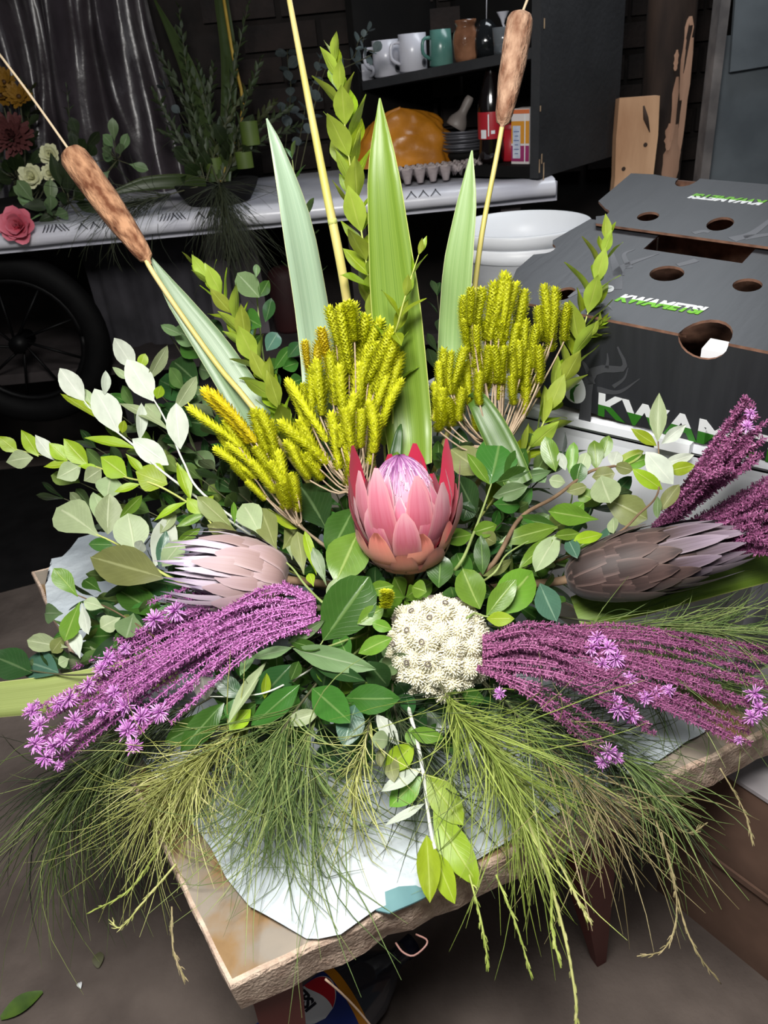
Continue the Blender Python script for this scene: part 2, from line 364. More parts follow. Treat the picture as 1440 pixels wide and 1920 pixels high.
def motif(cx, sgn):
    mb = MB()
    for i in range(7):
        x = cx + (i - 3) * 0.009
        mb.box((x, 2.0345, BZ - .0005), (0.0022, .001, .022), M=Matrix.Rotation(sgn * .6 if i < 4 else -sgn * .6, 3, 'Y'))
    for i in range(3):
        mb.box((cx + .06 + i * .03, 2.0335, BZ - .004), (.002, .001, .026), M=Matrix.Rotation(.7, 3, 'Y')); mb.box((cx + .074 + i * .03, 2.0335, BZ - .004), (.002, .001, .026), M=Matrix.Rotation(-.7, 3, 'Y'))
    part('printed_motif', mb, M['ink'], oc, False)
for cx in (-.74, -.45, .075): motif(cx, 1)
# ---------------------------------------------------------------- things under the bench
wc = at(42, 640, 2.16); wr = 0.245
wh = thing('spoked_wheel', (wc.x, wc.y, wc.z - wr), 'black spoked wheel with thick tyre leaning under the workbench', 'wheel')
mb = MB(); n = 48; k = 10; vv = []
for i in range(n):
    a = 2 * math.pi * i / n
    for j in range(k):
        b_ = 2 * math.pi * j / k; r = wr - .038 + .036 * math.cos(b_); vv.append((r * math.cos(a), .03 * math.sin(b_), wr + r * math.sin(a)))
mb.add(vv, [(i * k + j, i * k + (j + 1) % k, ((i + 1) % n) * k + (j + 1) % k, ((i + 1) % n) * k + j) for i in range(n) for j in range(k)])
part('tyre', mb, M['tyre'], wh, world=False)
mb = MB(); mb.tube([(.168 * math.cos(a), 0, wr + .168 * math.sin(a)) for a in (2 * math.pi * i / 40 for i in range(41))], .010, 6); part('rim', mb, M['rim'], wh, world=False)
for i in range(9):
    a = 2 * math.pi * i / 9 + .3; mb = MB(); mb.tube([(.02 * math.cos(a + .5), -.02, wr + .02 * math.sin(a + .5)), (.165 * math.cos(a), 0, wr + .165 * math.sin(a))], .004, 5); part('spoke', mb, M['rim'], wh, world=False)
mb = MB(); mb.tube([(0, -.04, wr), (0, .04, wr)], .024, 12); part('hub', mb, M['rim'], wh, world=False)
# dark cloth hanging behind the wheel
mb = MB(); nx, nz = 26, 14; vv = []
for j in range(nz):
    for i in range(nx):
        u, t = i / (nx - 1), j / (nz - 1); vv.append((-.80 + .42 * u, 2.34 + .018 * math.sin(u * 22 + t * 2) + .01 * math.sin(u * 47), .80 - .56 * t))
mb.add(vv, [(j * nx + i, j * nx + i + 1, (j + 1) * nx + i + 1, (j + 1) * nx + i) for j in range(nz - 1) for i in range(nx - 1)])
o = link('hanging_cloth', mb.mesh('hanging_cloth', mat('grey_cloth', (40, 39, 44), (62, 60, 66), 9, .9))); tag(o, 'dark grey cloth hanging under the bench beside the wheel', 'cloth')
c = at(432, 535, 2.30)
gb = thing('wooden_locker', (c.x, c.y, 0.495), 'dull grey wooden locker with a slot on the lower bench shelf', 'locker')
GM = mat('dull_grey_paint', (92, 86, 90), (112, 106, 110), 8, .85)
mb = MB(); mb.box((0, 0.10, 0.15), (0.19, 0.20, 0.30)); part('body', mb, GM, gb, False, world=False)
mb = MB(); mb.box((0.02, -.001, 0.16), (0.006, 0.004, 0.12)); part('slot', mb, M['ink'], gb, False, world=False)
mb = MB(); mb.lathe([(.001, 0), (.022, 0), (.024, .006), (.018, .010), (.001, .011)], 14); o = part('knob', mb, M['bench_wood'], gb, world=False); o.matrix_local = Matrix.Translation((.02, -.002, .235)) @ Matrix.Rotation(math.pi / 2, 4, 'X') @ Matrix.Scale(.6, 4, (0, 1, 0))
c = at(535, 535, 2.32)
rb = MB(); rb.lathe([(.001, 0), (.045, 0), (.05, .01), (.052, .16), (.045, .18), (.03, .19), (.001, .192)], 18)
o = link('red_canister', rb.mesh('red_canister', mat('dark_red_tin', (38, 10, 12), (54, 14, 16), 6, .7))); o.location = (c.x, c.y, .495); tag(o, 'dark red canister on the lower bench shelf beside the locker', 'canister')
# ================================================================ black cabinet standing on the bench
C0 = Vector((0.455, 2.03, 0)); dl = Vector((-.715, .699, 0)).normalized(); dn = Vector((.699, .715, 0)).normalized()   # along the front to the left, into the cabinet
CW, CD, CH = 0.60, 0.40, 0.62
cb = thing('open_cabinet', (C0.x, C0.y, BZ), 'open black painted cabinet with a shelf standing on the workbench', 'cabinet')
Rm = Matrix((( -dl.x, dn.x, 0), (-dl.y, dn.y, 0), (0, 0, 1)))   # local x = to the right along the front, y = inwards
def cbox(name, cx, cy, cz, sx, sy, sz, m, tilt=0.0):
    mb = MB(); c_ = C0 + Rm @ Vector((cx, cy, 0)) + Vector((0, 0, BZ + cz))
    R2 = Rm @ Matrix.Rotation(tilt, 3, 'Y'); mb.box(c_, (sx, sy, sz), M=R2); return part(name, mb, m, cb, False)
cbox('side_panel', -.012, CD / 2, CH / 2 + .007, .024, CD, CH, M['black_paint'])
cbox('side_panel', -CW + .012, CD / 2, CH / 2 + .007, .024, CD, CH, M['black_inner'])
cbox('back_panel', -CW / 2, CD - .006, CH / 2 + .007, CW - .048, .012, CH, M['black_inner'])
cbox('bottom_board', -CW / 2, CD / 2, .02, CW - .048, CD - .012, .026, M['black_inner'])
SH_T = -math.atan2(0.046, 0.56)
shz = lambda s: 1.188 - s * 0.046 / 0.56 - BZ     # height of the shelf top at distance s to the left of the corner
cbox('shelf', -CW / 2, CD / 2 - .004, shz(CW / 2) - .011, CW - .052, CD - .03, .022, M['black_paint'], SH_T)
for i, (z, s_) in enumerate(((.035, .03), (.05, .022), (.02, .04), (.16, .012), (.33, .02))):
    mb = MB(); c_ = C0 + Vector((0, 0, BZ + z)) + Rm @ Vector((.0005, .004 + (i % 3) * .010, 0)); mb.box(c_, (.0015, .003, s_), M=Rm); part('chipped_edge', mb, M['chipped'], cb, False)
def shelf_pt(s, inn=0.08): return C0 + dl * s + dn * inn + Vector((0, 0, BZ + shz(s) + .001))
def floor_pt(s, inn=0.10): return C0 + dl * s + dn * inn + Vector((0, 0, BZ + .0345))
# mugs
WMUG = mat('white_glaze', (206, 206, 216), None, rough=.25); TMUG = mat('teal_glaze', (70, 116, 108), (98, 142, 132), 12, .25); BJAR = mat('brown_glaze', (104, 68, 48), (158, 112, 84), 14, .2, .3, bscale=40)
GLASS = mat('dark_glass', (24, 26, 28), None, rough=.12, spec=.6); CLEAR = mat('cloudy_glass', (170, 176, 182), None, rough=.15, trans=.75)
def mug(name, P, h, r, m, label, rot, print_=False, handle=True, group=None, flare=0.0):
    t = thing(name, P, label, 'mug', group, rot)
    mb = MB(); mb.lathe([(.001, .002), (r * .9, .0), (r, .004), (r * (1 + flare * .4), h * .5), (r * (1 + flare), h), (r * (1 + flare) - .003, h), (r * .9, h * .5), (r * .85, .006), (.001, .006)], 24); part('body', mb, m, t, world=False)
    if handle:
        mb = MB(); mb.tube(bez([(-r * .9, 0, h * .80), (-r * 1.55, 0, h * .76), (-r * 1.62, 0, h * .40), (-r * .95, 0, h * .22)], 10), .0045, 6); part('handle', mb, m, t, world=False)
    if print_:
        for rr, zz, cm in ((.010, .0008, M['grey_ink']), (.0055, .0012, M['ink'])):
            mb = MB(); mb.lathe([(.0003, .0006), (rr, 0)], 14); o = part('printed_badge', mb, cm, t, world=False)
            o.matrix_local = Matrix.Rotation(.55, 4, 'Z') @ Matrix.Translation((0, -r - zz, h * .22)) @ Matrix.Rotation(math.pi / 2, 4, 'X')
    return t
def on_shelf(x, y, dguess, inn=0.07):
    # distance along the shelf whose projection has this picture column
    best = min((abs(px(shelf_pt(s * .005, inn))[0] - x), s * .005) for s in range(0, 120)); return shelf_pt(best[1], inn)
mug('coffee_mug', on_shelf(727, 130, 2), .088, .037, WMUG, 'white mug with handle, next to the eucalyptus cup on the shelf', .25, True)
mug('coffee_mug', on_shelf(776, 118, 2), .088, .037, WMUG, 'white mug with handle, next to the teal mug on the shelf', .25, True)
mug('coffee_mug', on_shelf(752, 100, 2, .17), .078, .035, WMUG, 'white mug standing behind the two front white mugs', .25)
mug('small_cup', on_shelf(683, 135, 2, .04), .042, .027, WMUG, 'small white cup with eucalyptus leaves over it on the shelf', 2.2)
mug('teal_mug', on_shelf(829, 105, 2), .082, .031, TMUG, 'teal glazed mug between the white mugs and the brown jar', .3, flare=-.14)
t = thing('ceramic_jar', on_shelf(873, 90, 2), 'glossy brown ceramic jar with dimpled sides on the shelf', 'jar')
mb = MB(); mb.lathe([(.001, 0), (.026, 0), (.030, .01), (.033, .045), (.031, .062), (.024, .072), (.023, .078), (.027, .083), (.027, .090), (.021, .090), (.02, .075), (.001, .07)], 20, wob=lambda a, z: .06 * math.sin(a * 6) * (1 if z < .06 else 0)); part('body', mb, BJAR, t, world=False)
t = thing('dark_glass_jar', on_shelf(912, 80, 2, .10), 'round black glass jar with a thin white straw on the shelf', 'jar')
mb = MB(); mb.lathe([(.001, 0), (.028, 0), (.036, .02), (.037, .04), (.026, .068), (.012, .082), (.001, .084)], 20); part('body', mb, GLASS, t, world=False)
mb = MB(); mb.tube([(.002, 0, .08), (.004, 0, .16)], .0012, 5); part('straw', mb, WMUG, t, world=False)
t = thing('glass_tumbler', on_shelf(944, 75, 2, .05), 'cloudy glass tumbler holding a white paper flower on the shelf', 'glass')
mb = MB(); mb.lathe([(.001, .002), (.022, 0), (.026, .055), (.0245, .055), (.021, .004), (.001, .004)], 18); part('body', mb, CLEAR, t, world=False)
mb = MB(); mb.tube([(0, 0, .006), (.002, 0, .06)], .0025, 5); mb.lathe([(.002, .058), (.006, .07), (.013, .082), (.016, .086)], 10); part('paper_flower', mb, WMUG, t, world=False)
# lower compartment: bag, plates, bottle, tub, carton
def on_floor(x, inn): return floor_pt(min((abs(px(floor_pt(s * .005, inn))[0] - x), s * .005) for s in range(0, 120))[1], inn)
OR = mat('orange_polythene', (150, 92, 20), (206, 134, 34), 7, .35, .4, 5, bscale=14, spec=.6)
bc = onz(762, 318, BZ + .03); bc = Vector((bc.x + .0, 2.34, BZ))
mb = MB(); nu, nv = 56, 24; vv = []
for j in range(nv):
    t_ = j / (nv - 1)
    for i in range(nu):
        a = 2 * math.pi * i / nu
        r = (.155 - .012 * math.cos(2 * a)) * (math.cos(t_ * math.pi / 2) ** .55 if t_ < 1 else 0)
        fold = 1 + .16 * noise.noise(Vector((math.cos(a) * 2, math.sin(a) * 2, t_ * 3))) + .07 * abs(math.sin(a * 4.5 + t_ * 5)) + .08 * noise.noise(Vector((math.cos(a) * 5, math.sin(a) * 5, t_ * 7)))
        vv.append((bc.x + r * fold * math.cos(a) * 1.0, bc.y + r * fold * math.sin(a) * .42, BZ + .036 + .135 * t_ ** .9 * (1 + .25 * math.cos(a - .2) * (1 - t_)) + .008 * noise.noise(Vector((a * 2, t_ * 6, 3)))))
mb.add(vv, [(j * nu + i, j * nu + (i + 1) % nu, (j + 1) * nu + (i + 1) % nu, (j + 1) * nu + i) for j in range(nv - 1) for i in range(nu)])
o = link('plastic_bag', mb.mesh('plastic_bag', OR)); tag(o, 'crumpled orange plastic bag behind the egg tray', 'bag')
# egg tray on the bench
EG = mat('grey_pulp', (150, 138, 138), (186, 174, 172), 30, .95, .3, bscale=90)
e0 = onz(742, 352, BZ); e1 = e0 + Vector((.232, .010, 0))
ex = (e1 - e0); L_ = ex.length; ex.normalize(); ey = Vector((-ex.y, ex.x, 0))
et = thing('egg_tray', (e0.x, e0.y, BZ + .006), 'grey moulded pulp egg tray on the bench in front of the orange bag', 'egg tray')
mb = MB(); nx, ny = 49, 19; vv = []; W2 = .11
for j in range(ny):
    for i in range(nx):
        u = -.055 + (L_ + .07) * i / (nx - 1); v = .004 + W2 * j / (ny - 1)
        p = .0335; h = .024 + .022 * math.sin(2 * math.pi * u / p) * math.sin(2 * math.pi * v / p + .4)
        h = min(max(h, .002), .034)
        if j in (0, ny - 1) : h = .012 + .020 * abs(math.sin(math.pi * u / p))
        vv.append(ex * u + ey * v + Vector((0, 0, h)))
mb.add(vv, [(j * nx + i, j * nx + i + 1, (j + 1) * nx + i + 1, (j + 1) * nx + i) for j in range(ny - 1) for i in range(nx - 1)])
part('tray', mb, EG, et, world=False)
for i in range(6):
    mb = MB(); u = -.035 + i * .0335; mb.lathe([(.001, .001), (.008, .0), (.013, .022), (.0165, .034)], 12); o = part('cup', mb, EG, et, world=False); o.matrix_local = Matrix.Translation(ex * u + ey * .002)
# stack of plates
PL = mat('grey_tin_plate', (112, 112, 118), None, rough=.35, metal=.5)
pp = on_floor(868, .12)
mb = MB(); mb.lathe([(.001, .002), (.05, 0), (.072, .010), (.073, .012), (.05, .003), (.001, .004)], 26); plm = mb.mesh('plate', PL)
for i in range(7):
    o = link('plate', plm); o.location = pp + Vector((random.uniform(-.003, .003), random.uniform(-.003, .003), .018 + i * .007)); o.rotation_euler = (random.uniform(-.02, .02), random.uniform(-.02, .02), i)
    tag(o, ('lowest grey tin plate of the stack beside the cola bottle', 'second lowest grey tin plate of the stack', 'third lowest grey tin plate of the stack', 'middle grey tin plate of the stack', 'third topmost grey tin plate of the stack', 'second topmost grey tin plate of the stack', 'topmost grey tin plate under the tipped bottle')[i], 'plate', 'stacked tin plates in the cabinet')
mb = MB(); mb.lathe([(.001, 0), (.05, 0), (.056, .01), (.056, .017), (.001, .0178)], 20); o = link('plate_stand', mb.mesh('plate_stand', M['black_inner'])); o.location = pp; tag(o, 'low black stand under the stack of tin plates', 'stand')
mb = MB(); nn = 12; mb.tube([pp + Vector((-.02, 0, .078)) + Vector((.004 * k, 0, .0065 * k)) for k in range(nn)], [.028, .028, .027, .024, .019, .014, .012, .012, .0125, .0125, .012, .009], 12)
o = link('squeeze_bottle', mb.mesh('squeeze_bottle', mat('grey_plastic', (120, 112, 108), (150, 142, 136), 9, .5))); tag(o, 'small grey bottle tipped over the stacked plates', 'bottle')
# cola bottle
cbp = on_floor(921, .055)
t = thing('cola_bottle', cbp, 'dark cola bottle with red label standing in the cabinet', 'bottle')
COLA = mat('dark_cola', (16, 9, 9), None, rough=.12, spec=.7); RED = mat('red_label', (168, 30, 42), None, rough=.4)
mb = MB(); mb.lathe([(.001, 0), (.028, 0), (.033, .006), (.034, .03), (.032, .055), (.033, .07), (.034, .12), (.033, .14), (.024, .175), (.016, .20), (.0125, .212), (.0125, .226)], 24, wob=lambda a, z: .02 * math.sin(a * 8) * (1 if z > .13 else 0)); part('bottle', mb, COLA, t, world=False)
mb = MB(); mb.lathe([(.0345, .058), (.0347, .06), (.0347, .118), (.0345, .12)], 24); lb = part('label', mb, RED, t, world=False)
mb = MB(); mb.lathe([(.001, .240), (.014, .240), (.015, .238), (.015, .224), (.001, .224)], 18); part('cap', mb, mat('grey_cap', (120, 116, 116)), t, world=False)
for k, (ang, zc, w_, h_, m_) in enumerate(((-2.35, .07, .016, .020, 'w_ink'), (-1.95, .09, .003, .05, 'w_ink'), (-1.62, .074, .010, .008, 'w_ink'))):
    mb = MB(); vv = []
    for i in range(5):
        a = ang + (i - 2) / 4 * w_ / .0349
        for zz in (zc - h_ / 2, zc + h_ / 2): vv.append((.0350 * math.cos(a), .0350 * math.sin(a), zz))
    mb.add(vv, [(i * 2, i * 2 + 2, i * 2 + 3, i * 2 + 1) for i in range(4)]); part('label_print', mb, M[m_], t, world=False)
tb = on_floor(960, .10)
t = thing('red_tub', tb, 'red plastic food tub behind the cattail in the cabinet', 'tub')
mb = MB(); mb.lathe([(.001, 0), (.032, 0), (.035, .004), (.036, .078), (.001, .078)], 22); part('body', mb, RED, t, world=False)
mb = MB(); mb.lathe([(.038, .076), (.038, .086), (.036, .088), (.001, .088)], 22); part('lid', mb, mat('red_lid', (140, 24, 34), None, rough=.4), t, world=False)
q = on_floor(985, .06)
t = thing('food_carton', q, 'orange, white and magenta food carton at the end of the cabinet', 'carton', rotz=math.atan2(-dl.y, -dl.x))
mb = MB(); mb.box((0, 0, .062), (.052, .05, .124)); part('body', mb, mat('white_card', (214, 206, 204)), t, False, world=False)
for nm, cz, sz, c_ in (('magenta_band', .024, .036, (146, 40, 96)), ('orange_band', .072, .050, (206, 140, 40)), ('orange_top_band', .118, .009, (206, 108, 60))):
    mb = MB(); mb.box((0, -.0254, cz), (.0515, .0008, sz)); part(nm, mb, mat(nm, c_), t, False, world=False)
mb = MB(); mb.box((-.010, -.0262, .050), (.022, .0008, .074)); part('label_panel', mb, mat('pale_blue_label', (176, 186, 206), (208, 212, 222), 60, .6), t, False, world=False)
mb = MB()
for i in range(6): mb.box((-.010, -.0268, .074 - i * .010), (.015 - (i % 2) * .005, .0005, .002))
part('label_text_lines', mb, mat('label_blue_ink', (86, 104, 150)), t, False, world=False)
mb = MB(); mb.box((.014, -.0262, .058), (.0025, .0008, .110)); part('white_stripe', mb, M['w_ink'], t, False, world=False)
# ================================================================ low table with worn chipboard top
A_, B_, E_, F_ = onz(432, 1848, ZT), onz(60, 1072, ZT), Vector((.468, .668, ZT)), Vector((-.06, 1.40, ZT))
TABLE = [A_, E_, F_, B_]
def in_table(x, y):
    for i in range(4):
        a, b = TABLE[i], TABLE[(i + 1) % 4]
        if (b.x - a.x) * (y - a.y) - (b.y - a.y) * (x - a.x) < 0: return False
    return True
M['veneer'] = None
m, nt, b, L = newmat('worn_table_top'); M['veneer'] = m
tc = nt.nodes.new('ShaderNodeTexCoord')
n1 = nt.nodes.new('ShaderNodeTexNoise'); n1.inputs['Scale'].default_value = 7; n1.inputs['Detail'].default_value = 6; L.new(tc.outputs['Object'], n1.inputs['Vector'])
r1 = nt.nodes.new('ShaderNodeValToRGB'); cr = r1.color_ramp
cr.elements[0].position = .30; cr.elements[0].color = lin((92, 60, 36)); cr.elements[1].position = .70; cr.elements[1].color = lin((176, 160, 142))
e = cr.elements.new(.40); e.color = lin((142, 112, 74)); e = cr.elements.new(.47); e.color = lin((146, 136, 124))
L.new(n1.outputs['Fac'], r1.inputs[0]); L.new(r1.outputs[0], b.inputs['Base Color']); b.inputs['Roughness'].default_value = .55
bp = nt.nodes.new('ShaderNodeBump'); bp.inputs['Strength'].default_value = .3; bp.inputs['Distance'].default_value = .004; L.new(n1.outputs['Fac'], bp.inputs['Height']); L.new(bp.outputs[0], b.inputs['Normal'])
TH = 0.052
tb_ = thing('low_table', (0.0, 0.95, 0), 'low table with a worn chipboard top under the bouquet', 'table')
mb = MB(); ring = []
rr = random.Random(3)
for i in range(4):
    a, b2 = TABLE[i], TABLE[(i + 1) % 4]; k = 26
    for j in range(k):
        p = a.lerp(b2, j / k); nrm = (b2 - a).cross(Vector((0, 0, 1))).normalized()
        ring.append(p + nrm * (noise.noise(p * 40) * .003 - .001 + (0.002 * rr.random())))
nr = len(ring); cen = sum(ring, Vector()) / nr
inner = [p.lerp(cen, .012) for p in ring]
mid = [p + Vector((0, 0, -.004)) + (p - cen).normalized() * .002 for p in ring]
bot = [p + Vector((0, 0, -TH)) + (p - cen).normalized() * (.001 - .006 * rr.random()) for p in ring]
lowmid = [p + Vector((0, 0, -TH * .55)) + (p - cen).normalized() * (.003 * noise.noise(p * 60)) for p in ring]
vv = inner + ring + mid + lowmid + bot
mb.add(vv, [tuple(range(nr))], 0)
mb.add(vv, [(k * nr + i, (k + 1) * nr + i, (k + 1) * nr + (i + 1) % nr, k * nr + (i + 1) % nr) for k in range(4) for i in range(nr)] + [tuple(range(4 * nr, 5 * nr))[::-1]], 1)
part('table_top', mb, [M['veneer'], M['chipboard']], tb_, False)
bm = bmesh.new(); bm.from_mesh(tb_.children[0].data); bmesh.ops.remove_doubles(bm, verts=bm.verts, dist=1e-6); bmesh.ops.recalc_face_normals(bm, faces=bm.faces); bm.to_mesh(tb_.children[0].data); bm.free()
def leg(tx, ty, bx, by, w0, w1):
    mb = MB(); vv = []
    for (x, y, z, w_) in ((tx, ty, ZT - TH, w0), (tx * .7 + bx * .3, ty * .7 + by * .3, (ZT - TH) * .7, w0 * .85), (bx, by, 0, w1)):
        c_, s_ = math.cos(.38), math.sin(.38)
        vv += [(x + (i * c_ - j * s_) * w_, y + (i * s_ + j * c_) * w_, z) for i, j in ((-1, -1), (1, -1), (1, 1), (-1, 1))]
    mb.add(vv, [(k * 4 + j, k * 4 + (j + 1) % 4, k * 4 + 4 + (j + 1) % 4, k * 4 + 4 + j) for k in range(2) for j in range(4)] + [(0, 1, 2, 3), (11, 10, 9, 8)])
    part('leg', mb, M['red_leg'], tb_, False)
lt = onz(1100, 1560, ZT - TH); lf = onz(1122, 1800, 0)
leg(lt.x, lt.y + .03, lf.x, lf.y, .030, .008)
leg(-.165, .466, -.185, .470, .027, .016); leg(-.10, 1.30, -.12, 1.36, .032, .012); leg(-.53, 1.14, -.56, 1.17, .032, .012)
# ---------------------------------------------------------------- white paper on the table
poly = [(598, 1764), (640, 1757), (705, 1712), (800, 1664), (900, 1612), (1010, 1548), (1120, 1490), (1240, 1425), (1330, 1370), (1260, 1290), (1130, 1210), (900, 1080), (640, 985), (400, 945), (190, 1000), (148, 1012), (118, 1048), (98, 1052), (96, 1085), (86, 1100), (92, 1150), (118, 1185), (200, 1330), (300, 1470), (395, 1590), (425, 1650), (470, 1705), (530, 1738), (575, 1762)]
base = [onz(x, y, ZT + .003) for x, y in poly]
bm = bmesh.new(); vs2 = [bm.verts.new(p) for p in base]; bm.faces.new(vs2)
bmesh.ops.triangulate(bm, faces=bm.faces[:])
for _ in range(4): bmesh.ops.subdivide_edges(bm, edges=[e for e in bm.edges if e.calc_length() > .03], cuts=1, use_grid_fill=False); bmesh.ops.triangulate(bm, faces=[f for f in bm.faces if len(f.verts) > 3])
for v in bm.verts: v.co.z += .004 + .004 * noise.noise(v.co * 22) + .002 * noise.noise(v.co * 55)
bmesh.ops.recalc_face_normals(bm, faces=bm.faces)
me = bpy.data.meshes.new('paper_sheet'); bm.to_mesh(me); bm.free()
for p in me.polygons: p.use_smooth = True
me.materials.append(mat('white_paper', (184, 194, 202), (206, 213, 218), 6, .5, .6, bscale=34))
o = link('paper_sheet', me); tag(o, 'crumpled white paper sheet spread on the table under the bouquet', 'paper')
sc_ = [onz(x, y, ZT + .0075) for x, y in ((704, 1706), (706, 1690), (722, 1672), (748, 1662), (780, 1660), (800, 1670), (798, 1682), (770, 1695), (730, 1712))]
mb = MB(); n_ = len(sc_); mb.add(sc_ + [p - Vector((0, 0, .002)) for p in sc_], [tuple(range(n_))] + [(i, (i + 1) % n_, n_ + (i + 1) % n_, n_ + i) for i in range(n_)])
o = link('paper_scrap', mb.mesh('paper_scrap', mat('teal_paper', (84, 124, 130), (110, 150, 154), 12, .5), False)); tag(o, 'small pale teal paper scrap at the front table edge', 'paper scrap')
# wire loop and twine on the edge
WIRE = mat('pinkish_wire', (150, 112, 104), None, rough=.5)
mb = MB(); mb.tube(bez([at(742, 1768, .80), at(755, 1785, .79), at(775, 1792, .785), at(797, 1775, .785), at(800, 1762, .79), at(780, 1752, .80)], 18), .0011, 5)
o = link('wire_loop', mb.mesh('wire_loop', WIRE)); tag(o, 'thin bent wire loop sticking out of the front table edge', 'wire')
mb = MB(); mb.tube(bez([at(610, 1836, .79), at(640, 1862, .80), at(672, 1895, .82), at(705, 1935, .84)], 10), .0013, 5)
o = link('twine_end', mb.mesh('twine_end', mat('twine', (160, 136, 116)))); tag(o, 'loose twine hanging from the table edge over the cola bottle', 'twine')
# ---------------------------------------------------------------- blue and red soda bottle lying on the floor
bb_ = onz(640, 1884, .053); b1 = onz(724, 1812, .053); ax = (b1 - bb_); ax.z = 0; ax.normalize(); b0 = bb_ - ax * .13
so = thing('soda_bottle', (b0.x, b0.y, 0), 'clear soda bottle with blue, red and white label lying under the table', 'bottle')
zax = ax; yax = Vector((0, 0, 1)); xax = yax.cross(zax); MB_ = frame(Vector((0, 0, .053)), xax, yax, zax)
lab0 = onz(560, 1915, .1); lab1 = onz(630, 1880, .1)
s0 = .07; s1 = .13
mb = MB(); mb.lathe([(.001, -.12), (.035, -.12), (.050, -.10), (.051, s1 + .012), (.049, s1 + .02), (.045, s1 + .045), (.030, s1 + .075), (.016, s1 + .095), (.0135, s1 + .10), (.0135, s1 + .118)], 28); part('bottle', mb, mat('smoky_clear_plastic', (70, 74, 84), None, rough=.1, trans=.35, spec=.6), so, world=False).matrix_local = MB_
mb = MB(); mb.lathe([(.015, s1 + .116), (.015, s1 + .134), (.001, s1 + .134)], 18); part('cap', mb, mat('navy_cap', (24, 28, 60), None, rough=.4), so, world=False).matrix_local = MB_
def lband(r, z0, z1, a0, a1, m_, nm, n=24):
    mb = MB(); vv = []
    for i in range(n + 1):
        a = a0 + (a1 - a0) * i / n
        f0, f1 = (z0(i / n) if callable(z0) else z0), (z1(i / n) if callable(z1) else z1)
        vv += [(r * math.cos(a), r * math.sin(a), f0), (r * math.cos(a), r * math.sin(a), f1)]
    mb.add(vv, [(i * 2, i * 2 + 2, i * 2 + 3, i * 2 + 1) for i in range(n)]); o = part(nm, mb, m_, so, world=False); o.matrix_local = MB_; return o
lband(.0514, s0 - .05, s1, 0, 2 * math.pi, mat('blue_label', (28, 50, 132), None, rough=.35), 'label', 36)
lband(.0516, s1 - .001, s1 + .011, 0, 2 * math.pi, mat('amber_band', (214, 140, 24), None, rough=.4), 'amber_band', 36)
# round red / white / blue emblem facing up towards the viewer
ca = math.radians(78)
def disc(r, pts, m_, nm):
    mb = MB(); vv = []
    for (u, v) in pts:
        a = ca + u / r; vv.append((r * math.cos(a), r * math.sin(a), v))
    # strip fill between the lower and upper outline
    n = len(pts) // 2; mb.add(vv, [(i, i + 1, len(pts) - 2 - i, len(pts) - 1 - i) for i in range(n - 1)]); o = part(nm, mb, m_, so, world=False); o.matrix_local = MB_
R0 = .034; zc_ = s1 - .036
n_ = 20
wave = lambda u: .010 * math.sin(u / R0 * 2.2)
us = [-R0 + 2 * R0 * i / (n_ - 1) for i in range(n_)]
hh = lambda u: math.sqrt(max(R0 * R0 - u * u, 0))
disc(.0517, [(u, zc_ - hh(u)) for u in us] + [(u, zc_ + hh(u)) for u in us[::-1]], M['w_ink'], 'emblem')
disc(.0519, [(u, zc_ + min(hh(u) * .95, max(.009 + wave(u) * .6, -hh(u) * .95))) for u in us] + [(u, zc_ + hh(u) * .95) for u in us[::-1]], mat('emblem_red', (206, 34, 52), None, rough=.4), 'emblem_red')
tm = text_mesh('PEPSI', .0225, 0, .0009, 0, .95)
for v in tm.vertices:
    u, w_ = v.co.x - .034, v.co.y - .010
    a = ca + u / .0521; v.co = (.0521 * math.cos(a), .0521 * math.sin(a), zc_ + w_ - .006)
tm.materials.append(mat('emblem_black', (24, 26, 40))); o = link('lettering', tm, so); o.matrix_local = MB_
# ---------------------------------------------------------------- litter on the floor
def floor_leaf(name, x, y, w_, h_, ang, m_, label):
    P = onz(x, y, .002); mb = MB(); vv = []; n = 8
    for i in range(n):
        t_ = i / (n - 1); hw = w_ / 2 * math.sin(math.pi * (0.08 + .87 * t_)); zz = .001 + .004 * math.sin(math.pi * t_)
        vv += [(-hw, h_ * (t_ - .5), zz + .002), (0, h_ * (t_ - .5), zz), (hw, h_ * (t_ - .5), zz + .002)]
    mb.add(vv, [(i * 3 + j, i * 3 + j + 1, i * 3 + j + 4, i * 3 + j + 3) for i in range(n - 1) for j in range(2)])
    o = link(name, mb.mesh(name, m_)); o.location = P; o.rotation_euler = (0, 0, ang); tag(o, label, 'leaf' if 'leaf' in name else 'litter')
floor_leaf('fallen_leaf', 42, 1886, .030, .062, -1.0, mat('fallen_green', (58, 84, 30), (84, 112, 40), 30, .6), 'green torn leaf lying on the floor at the bottom left')
floor_leaf('fallen_leaf', 186, 1801, .018, .026, .2, mat('fallen_olive', (92, 92, 66)), 'small faded leaf lying on the concrete floor')
floor_leaf('paper_chip', 151, 1849, .008, .010, .4, M['w_ink'], 'tiny white chip on the concrete floor')
